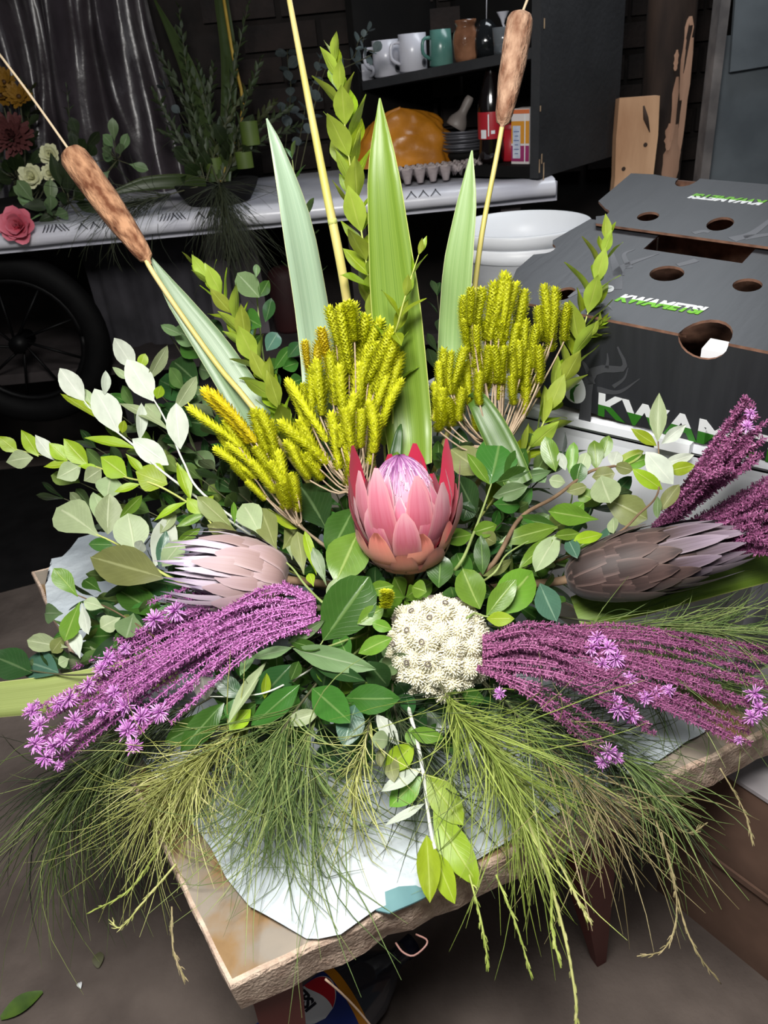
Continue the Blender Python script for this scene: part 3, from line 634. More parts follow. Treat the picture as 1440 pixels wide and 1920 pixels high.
# ================================================================ plain brown carton at the lower right
d1 = Vector((.573, -.82, 0)); d2 = Vector((.82, .573, 0)); p0 = Vector((.402, .722, 0)) - d1 * .035
bx = thing('brown_carton', p0, 'plain brown carton with a grey lid on the floor beside the table', 'carton')
Rb = frame(Vector((0, 0, 0)), d1, d2, Vector((0, 0, 1))); R3 = Rb.to_3x3()
bl, bd_, bh_ = .34, .36, .335
for nm, c_, s_ in (('side_panel', (bl / 2, .003, bh_ / 2), (bl, .006, bh_)), ('side_panel', (bl / 2, bd_ - .003, bh_ / 2), (bl, .006, bh_)), ('end_panel', (.003, bd_ / 2, bh_ / 2), (.006, bd_ - .012, bh_)), ('end_panel', (bl - .003, bd_ / 2, bh_ / 2), (.006, bd_ - .012, bh_))):
    mb = MB(); mb.box(R3 @ Vector(c_), s_, M=R3); part(nm, mb, M['kraft_box'], bx, False, world=False)
mb = MB(); mb.box(R3 @ Vector((bl / 2, bd_ / 2, bh_ + .003)), (bl + .006, bd_ + .006, .006), M=R3); part('lid', mb, M['grey_paper'], bx, False, world=False)
mb = MB(); mb.box(R3 @ Vector((bl / 2, -.004, bh_ * .50)), (bl, .004, .010), M=R3); part('crease', mb, M['kraft_box'], bx, False, world=False)
# ================================================================ white tub, carton on it, bucket
u2 = Vector((.738, -.672, 0)).normalized(); v2 = Vector((.672, .738, 0)).normalized()
f0 = onz(790, 715, .70); f1 = onz(1440, 858, .70); tl = (f1 - f0).dot(u2) + .02
tub = thing('storage_tub', (f0.x, f0.y, 0), 'large white plastic storage tub with lid behind the bouquet', 'tub')
Rt = frame(Vector(), u2, v2, Vector((0, 0, 1))).to_3x3(); td = .40
mb = MB(); vv = []
for z, ins in ((0, .035), (.02, .03), (.66, .006), (.672, .004)):
    vv += [Rt @ Vector(p) for p in ((ins, ins, z), (tl - ins, ins, z), (tl - ins, td - ins, z), (ins, td - ins, z))]
mb.add(vv, [(k * 4 + j, k * 4 + (j + 1) % 4, k * 4 + 4 + (j + 1) % 4, k * 4 + 4 + j) for k in range(3) for j in range(4)] + [(3, 2, 1, 0)])
part('body', mb, M['tub_plastic'], tub, False, world=False)
mb = MB(); mb.box(Rt @ Vector((tl / 2, td / 2, .686)), (tl, td, .024), M=Rt); o = part('lid', mb, M['tub_plastic'], tub, False, world=False)
bm = bmesh.new(); bm.from_mesh(o.data); bmesh.ops.bevel(bm, geom=bm.edges[:], offset=.006, segments=3, affect='EDGES'); bm.to_mesh(o.data); bm.free()
lx = (onz(1275, 822, .69) - f0).dot(u2); mb = MB(); mb.box(Rt @ Vector((lx, -.006, .690)), (.050, .018, .016), M=Rt); part('clip', mb, M['white_plastic'], tub, False, world=False)
# --- the printed carton (lid in two flaps)
dd1 = Vector((0.672, 0.721, 0.171)).normalized(); dd2 = -Vector((-0.738, 0.672, 0.062)); dd2 = (dd2 - dd1 * dd1.dot(dd2)).normalized(); nn_ = dd2.cross(dd1).normalized()
Pc = at(1285, 630, 1.0)
def uvp(x, y, off=0.0):
    r = ray(x, y); t_ = ((Pc + nn_ * off - CAM).dot(nn_)) / r.dot(nn_); q_ = CAM + r * t_ - Pc; return (q_.dot(dd2), q_.dot(dd1))
KF = frame(Vector(), dd2, dd1, nn_)
kb = thing('printed_carton', Pc, 'black printed fruit carton with round vent holes resting on the white tub', 'carton')
def kplace(o, off=(0, 0, 0)): o.matrix_local = KF @ Matrix.Translation(off); return o
U0, U1, V1 = -.315, .145, .533; KH = .158
# near flap
gl, gr_ = uvp(1206, 469), uvp(1391, 496)
outer = [(U0 + .055, 0), (uvp(1287, 630)[0], 0)]
hx = uvp(1322, 632)[0]; hr = uvp(1378, 640)[0] - hx
outer += [(hx - .032, 0)] + [(hx + .032 * math.cos(a), .052 * math.sin(a)) for a in (math.pi - math.pi * i / 10 for i in range(11))] + [(hx + .033, 0), (U1, 0), (U1, .30), (gr_[0], .30), (gr_[0], gr_[1]), (gl[0], gl[1]), (gl[0], .30), (U0 + .02, .31)]
ncx, ncy = uvp(1033, 468)
outer += [(U0 + .004, ncy + .03)] + [(U0 + .003 + .022 * math.sin(a), ncy - .004 + .022 * math.cos(a)) for a in (math.pi * i / 8 for i in range(1, 8))] + [(U0 + .003, ncy - .03), (U0 + .006, uvp(980, 497)[1] - .02), (U0 + .03, .03)]
holes = []
for (x, y, rx, ry) in ((1250, 515, .024, .026), (1401, 537, .019, .021), (1058, 553, .014, .022)):
    c_ = uvp(x, y); holes.append(ell(c_[0], c_[1], rx, ry))
kplace(link('near_flap', flat_shape('near_flap', [outer] + holes, .004, [M['carton'], M['kraft']]), kb))
# far flap, lying over the near one
offn = .008
q = lambda x, y: uvp(x, y, offn)
fl = [q(1117, 421), q(1440, 465), (U1, q(1440, 465)[1] - .01), (U1 + .01, V1 + .02), q(1440, 348), q(1312, 337)]
nc = q(1288, 340); fl += [(nc[0] + .018 * math.cos(a), nc[1] + .004 - .036 * math.sin(a)) for a in (math.pi * i / 8 for i in range(9))]
fl += [q(1225, 329), q(1183, 327), q(1122, 379)]
lc = q(1120, 398); fl += [(lc[0] + .022 * math.sin(a), lc[1] - .004 + .019 * math.cos(a)) for a in (math.pi * i / 8 for i in range(1, 8))]
holes = []
for (x, y, rx, ry) in ((1215, 408, .017, .020), (1350, 422, .019, .028)):
    c_ = q(x, y); holes.append(ell(c_[0], c_[1], rx, ry))
kplace(link('far_flap', flat_shape('far_flap', [fl] + holes, .004, [M['carton'], M['kraft']]), kb), (0, 0, offn))
# walls (black print outside, brown board inside)
def wall_plate(nm, w_, h_, hole=None, outer=None):
    return flat_shape(nm, [outer or [(0, 0), (w_, 0), (w_, h_), (0, h_)]] + ([hole] if hole else []), .004, [M['carton'], M['kraft']])
front = wall_plate('front_panel', 0, 0, outer=[(U0 + .055, -KH), (U1, -KH), (U1, -.002), (hx + .032, -.002)] + [(hx + .032 * math.cos(a), -.002 - .026 * math.sin(a)) for a in (math.pi * i / 10 for i in range(1, 10))] + [(hx - .032, -.002), (U0 + .055, -.002)])
o = link('front_panel', front, kb); o.matrix_local = KF @ Matrix(((1, 0, 0, 0), (0, 0, -1, .002), (0, 1, 0, 0), (0, 0, 0, 1)))
o = link('back_panel', wall_plate('back_panel', U1 - U0 - .055, KH), kb); o.matrix_local = KF @ Matrix.Translation((U1, V1 - .004, -KH - .002)) @ Matrix(((-1, 0, 0, 0), (0, 0, 1, 0), (0, 1, 0, 0), (0, 0, 0, 1)))
o = link('side_panel', wall_plate('side_panel', V1 - .05, KH), kb); o.matrix_local = KF @ Matrix.Translation((U0 + .05, V1 - .006, -KH - .002)) @ Matrix(((0, 0, -1, 0), (-1, 0, 0, 0), (0, 1, 0, 0), (0, 0, 0, 1)))
o = link('side_panel', wall_plate('side_panel', V1 - .05, KH), kb); o.matrix_local = KF @ Matrix.Translation((U1 - .004, .02, -KH - .002)) @ Matrix(((0, 0, 1, 0), (1, 0, 0, 0), (0, 1, 0, 0), (0, 0, 0, 1)))
mb = MB(); mb.box((0, 0, 0), (U1 - U0 - .06, V1 - .03, .004)); kplace(link('bottom_panel', mb.mesh('bottom_panel', M['kraft'], False), kb), ((U0 + .055 + U1) / 2, V1 / 2, -KH - .004))
mb = MB()
for i in range(3): mb.box((hx + .02, .03, -.03 - i * .02), (.05, .03, .016))
kplace(link('foam_packing', mb.mesh('foam_packing', M['white_plastic'], False), kb), (0, 0, 0))['label'] = 'white packing showing through the hand hole'
# lettering: white upper half, green lower half, cut on a slant
def two_tone(size, shear, boldness, Mloc, cut_y, slope, gm):
    me = text_mesh('KWAMETSI', size, shear, boldness, .0003, 1.02)
    no_ = Vector((-slope, 1, 0)).normalized()
    up_ = cut_mesh(me, (0, cut_y, 0), no_, 'lettering', M['w_ink'], True); lo_ = cut_mesh(me, (0, cut_y, 0), no_, 'lettering', gm, False)
    for m_ in (up_, lo_):
        o = link('lettering', m_, kb); o.matrix_local = Mloc
a0, a1 = uvp(1152, 566), uvp(1311, 592)
tw = math.hypot(a1[0] - a0[0], a1[1] - a0[1])
sz = tw / 5.05
ang = math.atan2(a1[1] - a0[1], a1[0] - a0[0])
two_tone(sz, .35, .0012, KF @ Matrix.Translation((a0[0], a0[1], .0026)) @ Matrix.Rotation(ang, 4, 'Z') @ Matrix.Scale(1.25, 4, (0, 1, 0)), sz * .36, .0, M['g_ink'])
a0, a1 = q(1486, 371), q(1294, 374)
b0_ = q(1294, 374); two_tone(sz, .35, .0012, KF @ Matrix.Translation((b0_[0] + tw, b0_[1] + .020, offn + .0026)) @ Matrix.Rotation(math.pi, 4, 'Z') @ Matrix.Scale(1.25, 4, (0, 1, 0)), sz * .36, .0, M['g_ink'])
# big lettering on the front panel
FM = KF @ Matrix(((1, 0, 0, 0), (0, 0, -1, -.0006), (0, 1, 0, 0), (0, 0, 0, 1)))
def fpx(x, y):      # picture point on the front panel -> (u, height below the edge)
    r = ray(x, y); t_ = (Pc - CAM).dot(dd1) / r.dot(dd1); q_ = CAM + r * t_ - Pc; return (q_.dot(dd2), q_.dot(nn_))
k0 = fpx(1118, 790); k1 = fpx(1350, 838)
sz2 = (k1[0] - k0[0]) / 2.95
two_tone(sz2, 0.0, .0022, FM @ Matrix.Translation((k0[0], k0[1] + .014, 0)) @ Matrix.Scale(.86, 4, (0, 1, 0)), sz2 * .34, .0, M['dg_ink'])
# egg emblem with green tree, and the grey tree
e_ = fpx(1078, 728)
def egg(cx, cy, rx, ry, Mx, z=0.0):
    pts = [(cx + rx * math.cos(a) * (1 - .16 * math.sin(a)), cy + ry * math.sin(a)) for a in (2 * math.pi * i / 28 for i in range(28))]
    o = link('egg_emblem', flat_shape('egg_emblem', [pts], .0005, [M['w_ink']]), kb); o.matrix_local = Mx
    tr = [(cx - .42 * rx, cy - .75 * ry), (cx + .02 * rx, cy - .95 * ry), (cx - .12 * rx, cy - .35 * ry), (cx + .10 * rx, cy + .1 * ry), (cx + .5 * rx, cy + .42 * ry), (cx + .05 * rx, cy + .25 * ry), (cx - .1 * rx, cy + .62 * ry), (cx - .2 * rx, cy + .2 * ry), (cx - .6 * rx, cy + .35 * ry), (cx - .34 * rx, cy + .02 * ry), (cx - .42 * rx, cy - .3 * ry)]
    o = link('green_tree_print', flat_shape('green_tree_print', [tr], .0005, [M['dg_ink']]), kb); o.matrix_local = Mx @ Matrix.Translation((0, 0, .0004))
egg(e_[0], e_[1] , .018, .026, FM)
g_ = uvp(1138, 545); egg(g_[0], g_[1], .010, .012, KF @ Matrix.Translation((0, 0, .0026)))
def branch(pts, w0, w1, Mx, m_, nm='tree_print'):
    c_ = bez([Vector((p[0], p[1], 0)) for p in pts], 12); L_, R_ = [], []
    for i, p in enumerate(c_):
        t_ = (c_[min(i + 1, 11)] - c_[max(i - 1, 0)]).normalized(); n2 = Vector((-t_.y, t_.x, 0)); w_ = w0 + (w1 - w0) * i / 11
        L_.append((p + n2 * w_)[:2]); R_.append((p - n2 * w_)[:2])
    o = link(nm, flat_shape(nm, [L_ + R_[::-1]], .0004, [m_]), kb); o.matrix_local = Mx
for pts, a, b in ((((1096, 790), (1110, 700), (1170, 690), (1158, 650)), .010, .001), (((1110, 720), (1100, 690), (1085, 668)), .006, .0008), (((1120, 730), (1160, 735), (1200, 710)), .005, .0005), (((1150, 725), (1170, 710), (1178, 690)), .003, .0005), (((1138, 690), (1140, 675), (1139, 662)), .003, .0005)):
    branch([fpx(*p) for p in pts], a, b, FM @ Matrix.Translation((0, 0, -.0002)), M['dgrey_ink'])
TMx = KF @ Matrix.Translation((0, 0, .0022))
for pts, a, b in ((((1128, 555), (1090, 548), (1066, 560)), .010, .002), (((1150, 545), (1165, 505), (1235, 478)), .012, .001), (((1160, 520), (1150, 490), (1148, 472)), .008, .001), (((1180, 505), (1170, 480), (1190, 470)), .005, .001), (((1270, 500), (1290, 495), (1306, 490)), .005, .006), (((1118, 572), (1140, 576), (1148, 584)), .003, .0005)):
    branch([uvp(*p) for p in pts], a, b, TMx, M['grey_ink'])
TMf = KF @ Matrix.Translation((0, 0, offn + .0022))
for pts, a, b in ((((1372, 452), (1410, 440), (1450, 410)), .010, .003), (((1300, 440), (1318, 436), (1330, 438)), .005, .004), (((1395, 448), (1420, 445), (1455, 440)), .008, .004)):
    branch([q(*p) for p in pts], a, b, TMf, M['grey_ink'])
# --- bucket
bk = onz(977, 418, .85); br = .153
bu = thing('white_bucket', (bk.x, bk.y, .575), 'round white plastic bucket behind the black carton', 'bucket')
mb = MB(); mb.lathe([(.001, 0), (.118, 0), (.122, .006), (.143, .215), (.150, .218), (.151, .240), (.145, .243), (.146, .248), (.153, .250), (.155, .270), (.153, .275), (.147, .275), (.140, .215), (.116, .010), (.001, .008)], 48); part('body', mb, M['white_plastic'], bu, world=False)
mb = MB(); mb.tube(bez([(-.152, 0, .262), (-.162, -.01, .255), (-.160, -.02, .20), (-.10, -.13, .16), (0, -.165, .15)], 16), .003, 6); part('handle', mb, M['white_plastic'], bu, world=False)
cr_ = thing('slatted_crate', (bk.x, bk.y, 0), 'dark slatted wooden crate under the white bucket', 'crate')
for k in range(4):
    for s_ in (-1, 1):
        mb = MB(); mb.box((0, s_ * .125, .07 + k * .14), (.26, .012, .11)); part('slat', mb, M['bench_wood'], cr_, False, world=False)
        mb = MB(); mb.box((s_ * .125, 0, .07 + k * .14), (.012, .238, .11)); part('slat', mb, M['bench_wood'], cr_, False, world=False)
mb = MB(); mb.box((0, 0, .568), (.26, .26, .012)); part('top_board', mb, M['bench_wood'], cr_, False, world=False)
# ================================================================ plant tools
LM = {
 'dark': leafmat('leaf_dark', (62, 104, 40), (96, 122, 66), (134, 164, 98), rough=.28, var=.5),
 'deep': leafmat('leaf_deep', (44, 76, 38), (78, 100, 62), (108, 132, 88), rough=.28, var=.5),
 'mid': leafmat('leaf_mid', (104, 142, 46), (140, 160, 84), (180, 200, 118), rough=.32, var=.4),
 'lime': leafmat('leaf_lime', (150, 176, 38), (172, 186, 80), (196, 208, 110), rough=.42, trans=.3, var=.3, vein=.12),
 'pale': leafmat('leaf_pale', (162, 178, 134), (170, 184, 146), (206, 214, 176), rough=.5, var=.3, vein=.2),
 'silver': leafmat('leaf_silver', (206, 214, 198), (196, 206, 184), (232, 236, 220), rough=.55, var=.15, vein=.12),
 'olive': leafmat('leaf_olive', (126, 134, 78), (140, 146, 96), (172, 176, 124), rough=.45, var=.4),
 'grey': leafmat('leaf_greygreen', (112, 138, 92), (146, 162, 120), (170, 186, 150), rough=.42, var=.3),
 'blue': leafmat('leaf_bluegreen', (72, 108, 88), (120, 144, 122), (150, 178, 152), rough=.3, var=.3),
 'myrtle': leafmat('leaf_myrtle', (142, 166, 34), (160, 178, 66), (188, 200, 96), rough=.42, trans=.3, var=.35, vein=.08),
 'far_shade': leafmat('leaf_shade_green', (40, 54, 26), (54, 66, 38), (66, 80, 44), rough=.5, var=.4, vein=.05),  # green darkened in the colour itself, for the dim light at the back
 'far_shade2': leafmat('leaf_shade_olive', (52, 58, 26), (62, 68, 36), (78, 84, 44), rough=.5, var=.4, vein=.05),  # olive version, likewise darkened in place of dim light
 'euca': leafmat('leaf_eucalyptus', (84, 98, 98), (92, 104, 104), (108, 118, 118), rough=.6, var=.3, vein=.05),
}
SM = {'green': mat('green_stem', (120, 140, 76), (150, 164, 100), 20, .6), 'white': mat('white_stem', (210, 214, 200), (226, 228, 216), 20, .7), 'brown': mat('brown_stem', (96, 74, 54), (132, 108, 82), 40, .8),
      'dark': mat('dark_stem', (58, 60, 40), (84, 84, 56), 20, .8), 'twig': mat('dry_twig', (150, 128, 104), (184, 164, 138), 60, .85), 'lime': mat('lime_stem', (168, 176, 92), (190, 196, 112), 20, .6)}
PROF = {
 'oval': lambda v: math.sin(math.pi * min(1, max(0, (v - .06) / .94)) ** .92) ** .75,
 'round': lambda v: math.sin(math.pi * min(1, max(0, (v - .08) / .92)) ** 1.02) ** .55,
 'obov': lambda v: math.sin(math.pi * min(1, max(0, (v - .06) / .94)) ** 1.45) ** .75,
 'lance': lambda v: math.sin(math.pi * min(1, max(0, (v - .04) / .96)) ** .85) ** 1.05,
}
LEAF = {}
def leaf_mesh(kind, mk, var):
    key = (kind, mk, var)
    if key in LEAF: return LEAF[key]
    rr = random.Random(var * 7 + 3); bend = (.10, .24, .02, -.10)[var]; fold = (.16, .10, .24, .06)[var]; side = (0, .05, -.05, .03)[var]
    nv, mb, vv, uv = 8, MB(), [], []
    for i in range(nv):
        v = i / (nv - 1); v = v ** .9; hw = .5 * max(PROF[kind](v), .035 if v < .5 else .012)
        for s in (-1, -.5, 0, .5, 1):
            z = fold * abs(s) * hw * .6 - bend * (v - .1) ** 2 + .012 * math.sin(v * 9 + s * 2 + var)
            vv.append((s * hw + side * math.sin(math.pi * v) * .4, v, z)); uv.append((.5 + s * .5, v))
    mb.add(vv, [(i * 5 + j, i * 5 + j + 1, i * 5 + j + 6, i * 5 + j + 5) for i in range(nv - 1) for j in range(4)], 0, uv)
    LEAF[key] = mb.mesh('leaf', LM[mk]); return LEAF[key]
def put_leaf(parent, b, t, width, mk, kind='oval', roll=0.0, face=None, var=None, name='leaf'):
    y = (t - b); ln = y.length; y = y / ln
    z = (face if face is not None else (CAM - (b + t) * .5)); z = z - y * z.dot(y)
    if z.length < 1e-5: z = y.orthogonal()
    z.normalize(); z = Quaternion(y, roll) @ z; x = y.cross(z)
    o = link(name, leaf_mesh(kind, mk, random.randrange(4) if var is None else var), parent)
    o.matrix_local = frame(b - Vector(parent.location), x * width, y * ln, z * ln); return o
ZMIN = ZT + .012
def lift(P):
    return P if (P.z > ZMIN or not in_table(P.x, P.y)) else Vector((P.x, P.y, ZMIN))
FOAM = Vector((0.0, 0.93, ZT + .06))
def sprig(name, label, stem, leaves, sm='green', r=.0022, cat='sprig', kind='oval', root=True, dd=0.0, group=None, r1=.4):
    """stem: picture points (x, y[, depth offset]) from the tip inwards to the foam; leaves: (bx, by, tx, ty, width, material[, depth offset tip][, roll][, shape])"""
    pts = [P3(p[0], p[1], (p[2] if len(p) > 2 else 0) + dd) for p in stem]
    if root:
        e = pts[-1]; k = FOAM + (Vector((e.x, e.y, 0)) - Vector((FOAM.x, FOAM.y, 0))) * .22; pts = pts + [e.lerp(k, .5) - Vector((0, 0, .01)), k]
    pts = pts[::-1]
    th = thing(name, pts[0], label, cat, group)
    c = bez(pts, 6 * len(pts)); n = len(c); mb = MB(); mb.tube([lift(p) for p in c], [r * (1 - (1 - r1) * i / (n - 1)) for i in range(n)], 6); part('stem', mb, SM[sm], th)
    for lf in leaves:
        bx_, by_, tx, ty, w_, mk = lf[:6]; dt = lf[6] if len(lf) > 6 and lf[6] is not None else 0.0; ro = lf[7] if len(lf) > 7 and lf[7] is not None else random.uniform(-.25, .25); kd = lf[8] if len(lf) > 8 else kind
        d0 = D(bx_, by_) + dd; b = at(bx_, by_, d0); t = at(tx, ty, D(tx, ty) + dd - .012 + dt)
        put_leaf(th, lift(b), lift(t), w_ * d0 / F / max(.35, math.cos(ro)), mk, kd, ro)
    return th
def auto_sprig(name, label, stem, n, ll, lw, mk, splay=.7, kind='lance', sm='lime', r=.002, dd=0.0, group=None, root=True, cat='sprig', pairs=2, t0=0.0, t1=.8, grow=.6, world=False, twist=1.571):
    """leaves in whorls along a stem; stem given tip first"""
    pts = [p if world else P3(p[0], p[1], (p[2] if len(p) > 2 else 0) + dd) for p in stem]
    if root:
        e = pts[-1]; k = FOAM + (Vector((e.x, e.y, 0)) - Vector((FOAM.x, FOAM.y, 0))) * .22; pts = pts + [e.lerp(k, .6) - Vector((0, 0, .01)), k]
    pts = pts[::-1]; th = thing(name, pts[0], label, cat, group)
    c = bez(pts, 8 * len(pts)); m = len(c); mb = MB(); mb.tube(c, [r * (1 - .65 * i / (m - 1)) for i in range(m)], 6); part('stem', mb, SM[sm], th)
    # leaf-bearing length is the part given by the caller, measured from the tip
    lens = [0]
    for i in range(1, m): lens.append(lens[-1] + (c[m - 1 - i] - c[m - i]).length)
    tot = lens[-1]
    ph = random.random() * 6
    for k in range(n):
        s = tot * (t0 + (t1 - t0) * k / max(1, n - 1)); i = max(j for j in range(m) if lens[j] <= s + 1e-9); i = min(i, m - 2)
        p = c[m - 1 - i].lerp(c[m - 2 - i], (s - lens[i]) / max(1e-9, lens[i + 1] - lens[i])); tg = (c[m - 1 - i] - c[m - 2 - i]).normalized()
        x = tg.orthogonal().normalized(); y = tg.cross(x)
        for j in range(pairs):
            a = ph + k * twist + j * 2 * math.pi / pairs + random.uniform(-.25, .25)
            out = x * math.cos(a) + y * math.sin(a); sp_ = splay * random.uniform(.7, 1.2) * (.45 + .55 * min(1, k / 3))
            d = (tg * math.cos(sp_) + out * math.sin(sp_)).normalized()
            l_ = ll * (grow + (1 - grow) * min(1, k / 4)) * random.uniform(.85, 1.12)
            up = (tg * math.sin(sp_) - out * math.cos(sp_))
            put_leaf(th, p, p + d * l_, lw * l_ / ll * random.uniform(.9, 1.1), mk, kind, random.uniform(-.3, .3), face=up)
    return th
# ---------------------------------------------------------------- needle sprays
def needle_mat(name, a, b, c): return attrmat(name, a, b, c, rough=.55)
NM = {'green': needle_mat('needles_green', (52, 78, 34), (110, 132, 70), (160, 172, 104)), 'lime': needle_mat('needles_lime', (98, 116, 40), (144, 162, 70), (190, 200, 112)),
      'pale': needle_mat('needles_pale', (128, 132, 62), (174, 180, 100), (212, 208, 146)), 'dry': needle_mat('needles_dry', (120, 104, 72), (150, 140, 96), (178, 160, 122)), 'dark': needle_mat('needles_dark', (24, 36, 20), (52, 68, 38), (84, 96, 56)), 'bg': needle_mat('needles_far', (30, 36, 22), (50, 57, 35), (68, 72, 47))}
def needle_spray(label, path, n, lmin, lmax, spread, mk, width=.0009, droop=.5, group=None, t0=0.1, root=True, world=False, name='pine_spray', fan=1.0, seed=0):
    """branchlet with many thin drooping needles; path: picture points (x, y, depth offset) base first"""
    rr = random.Random(seed + n)
    pts = [p if world else lift(P3(p[0], p[1], p[2] if len(p) > 2 else 0)) for p in path]
    if root: pts = [FOAM + (pts[0] - FOAM) * .2] + pts
    c = bez(pts, 8 * len(pts)); m = len(c)
    th = thing(name, c[0], label, 'foliage', group)
    mb = MB(); mb.tube(c, [.0018 * (1 - .6 * i / (m - 1)) for i in range(m)], 5); part('stem', mb, SM['dark'], th)
    nb = MB()
    for k in range(int(n * .52)):
        t = t0 + (1 - t0) * rr.random() ** 1.35 * .88; i = min(int(t * (m - 1)), m - 2); p = c[i].lerp(c[i + 1], t * (m - 1) - i)
        tg = (c[i + 1] - c[i]).normalized()
        rnd = Vector((rr.gauss(0, 1), rr.gauss(0, 1), rr.gauss(0, .8) + .15)) * spread * fan
        d = (tg + rnd * .62).normalized(); ln = rr.uniform(lmin, lmax * 1.3); sg = 6; st = ln / sg
        q_ = [p.copy()]; kx = Vector((rr.gauss(0, 1), rr.gauss(0, 1), rr.gauss(0, .6))) * .22; dr = droop * rr.uniform(.3, 1.6)
        for s in range(sg):
            d = (d + Vector((0, 0, -dr * st * 9)) + kx * .6 + Vector((rr.gauss(0, 1), rr.gauss(0, 1), rr.gauss(0, 1))) * .05).normalized(); nx_ = q_[-1] + d * st
            if nx_.z < ZT + .008 and nx_.z > ZT - .05 and in_table(nx_.x, nx_.y): nx_.z = ZT + .008 + rr.random() * .008; d.z = max(d.z, 0)
            q_.append(nx_)
        w_ = width * rr.uniform(.4, 1.0); col = min(1, max(0.001, rr.gauss(.45, .25)))
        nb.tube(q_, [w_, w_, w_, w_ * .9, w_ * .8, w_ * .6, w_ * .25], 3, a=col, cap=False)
    o = part('needles', nb, NM[mk], th); o['kind'] = 'stuff'
    return th
# ---------------------------------------------------------------- fuzzy yellow-green fingers
def finger_meshes():
    out = []
    for v in range(3):
        rr = random.Random(v); mb = MB()
        R = lambda t: (.55 + .45 * min(1, t * 1.3)) * (1 if t < .88 else math.sqrt(max(0, 1 - ((t - .88) / .125) ** 2)) * .8 + .2)
        cc = [(Vector((.25 * math.sin(t * 3 + v), .2 * math.sin(t * 4 + v * 2), t * 10)), R(t) * .62) for t in (i / 9 for i in range(10))]
        mb.tube([c[0] for c in cc], [c[1] for c in cc], 7, a=.25)
        n = 230
        for k in range(n):
            t = (k + .5) / n; a = k * 2.39996; z = t * 10; r = R(t)
            cx, cy = .25 * math.sin(t * 3 + v), .2 * math.sin(t * 4 + v * 2)
            o_ = Vector((math.cos(a), math.sin(a), 0)); p = Vector((cx, cy, z)) + o_ * r * .55; lean = .55 + rr.uniform(-.2, .2) + (.9 * max(0, t - .9) * 5)
            d = (o_ * math.cos(lean * 1.0) + Vector((0, 0, 1)) * math.sin(lean)).normalized(); s_ = Vector((-math.sin(a), math.cos(a), 0)); l_ = .62 * rr.uniform(.8, 1.25); w_ = .19
            col = min(1, max(.01, .45 + .4 * t + rr.uniform(-.2, .2)))
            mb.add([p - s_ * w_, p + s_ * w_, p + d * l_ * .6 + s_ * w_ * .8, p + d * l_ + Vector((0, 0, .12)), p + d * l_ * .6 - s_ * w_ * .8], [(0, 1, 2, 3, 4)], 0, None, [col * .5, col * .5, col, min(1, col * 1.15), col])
        out.append(mb)
    return out
FM_ = attrmat('fuzzy_chartreuse', (124, 126, 8), (210, 214, 20), (238, 238, 70), rough=.65)
FM_O = attrmat('fuzzy_golden', (134, 118, 6), (216, 198, 14), (238, 214, 36), rough=.65)
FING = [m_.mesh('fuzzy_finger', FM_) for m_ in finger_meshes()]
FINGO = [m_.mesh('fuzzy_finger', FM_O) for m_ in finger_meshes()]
def heather(label, base, fingers, dd=0.0, nodes=None, group=None):
    """bunch of fuzzy fingers; fingers: (base x, base y, tip x, tip y, width[, golden][, depth offset])"""
    B = P3(base[0], base[1], base[2] if len(base) > 2 else 0)
    th = thing('heather_bunch', B - Vector((0, 0, .0)), label, 'flower bunch', group)
    k = FOAM + (B - FOAM) * .3
    for f in fingers:
        go = len(f) > 5 and f[5]; od = (f[6] if len(f) > 6 else 0) + random.uniform(-.018, .018)
        d0 = D(f[0], f[1]) + dd + od; b = at(f[0], f[1], d0); t = at(f[2], f[3], D(f[2], f[3]) + dd + od - .01)
        z = (t - b); ln = z.length; z /= ln; x = z.orthogonal().normalized(); y = z.cross(x); w_ = f[4] * 1.38 * d0 / F / 2 / 1.15
        o = link('fuzzy_finger', random.choice(FINGO if go else FING), th); o.matrix_local = frame(b - Vector(th.location), x * w_, y * w_, z * ln / 10) @ Matrix.Rotation(random.random() * 6, 4, 'Z')
        mb = MB(); mid = b.lerp(B, .5) + Vector((random.uniform(-.006, .006), random.uniform(-.006, .006), -.006)); mb.tube(bez([b + z * ln * .3, b, mid, B, k], 12), [.0009, .0010, .0011, .0012, .0012, .0013, .0014, .0015, .0016, .0016, .0016, .0016], 5); part('twig', mb, SM['twig'], th)
    return th
# ================================================================ bouquets standing on the work bench, foliage colours darkened for the dim background
def bgP(x, y, d): return at(x, y, d)
def bleaf_cluster(name, label, x, y, d, n, spread, ll, lw, mk, kind='obov', group=None, up=.4, sm='dark', cat='sprig'):
    P = bgP(x, y, d); th = thing(name, P, label, cat, group)
    for k in range(n):
        v = Vector((random.gauss(0, 1), random.gauss(0, .6) - .5, random.gauss(0, .8) + up)).normalized(); b = P + v * spread * random.uniform(.2, 1)
        put_leaf(th, b, b + (v + Vector((random.uniform(-.4, .4), 0, random.uniform(-.3, .4)))).normalized() * ll * random.uniform(.8, 1.2), lw, mk, kind, random.uniform(-.6, .6))
        mb = MB(); mb.tube([P, b], .0012, 4); part('stem', mb, SM[sm], th)
    return th
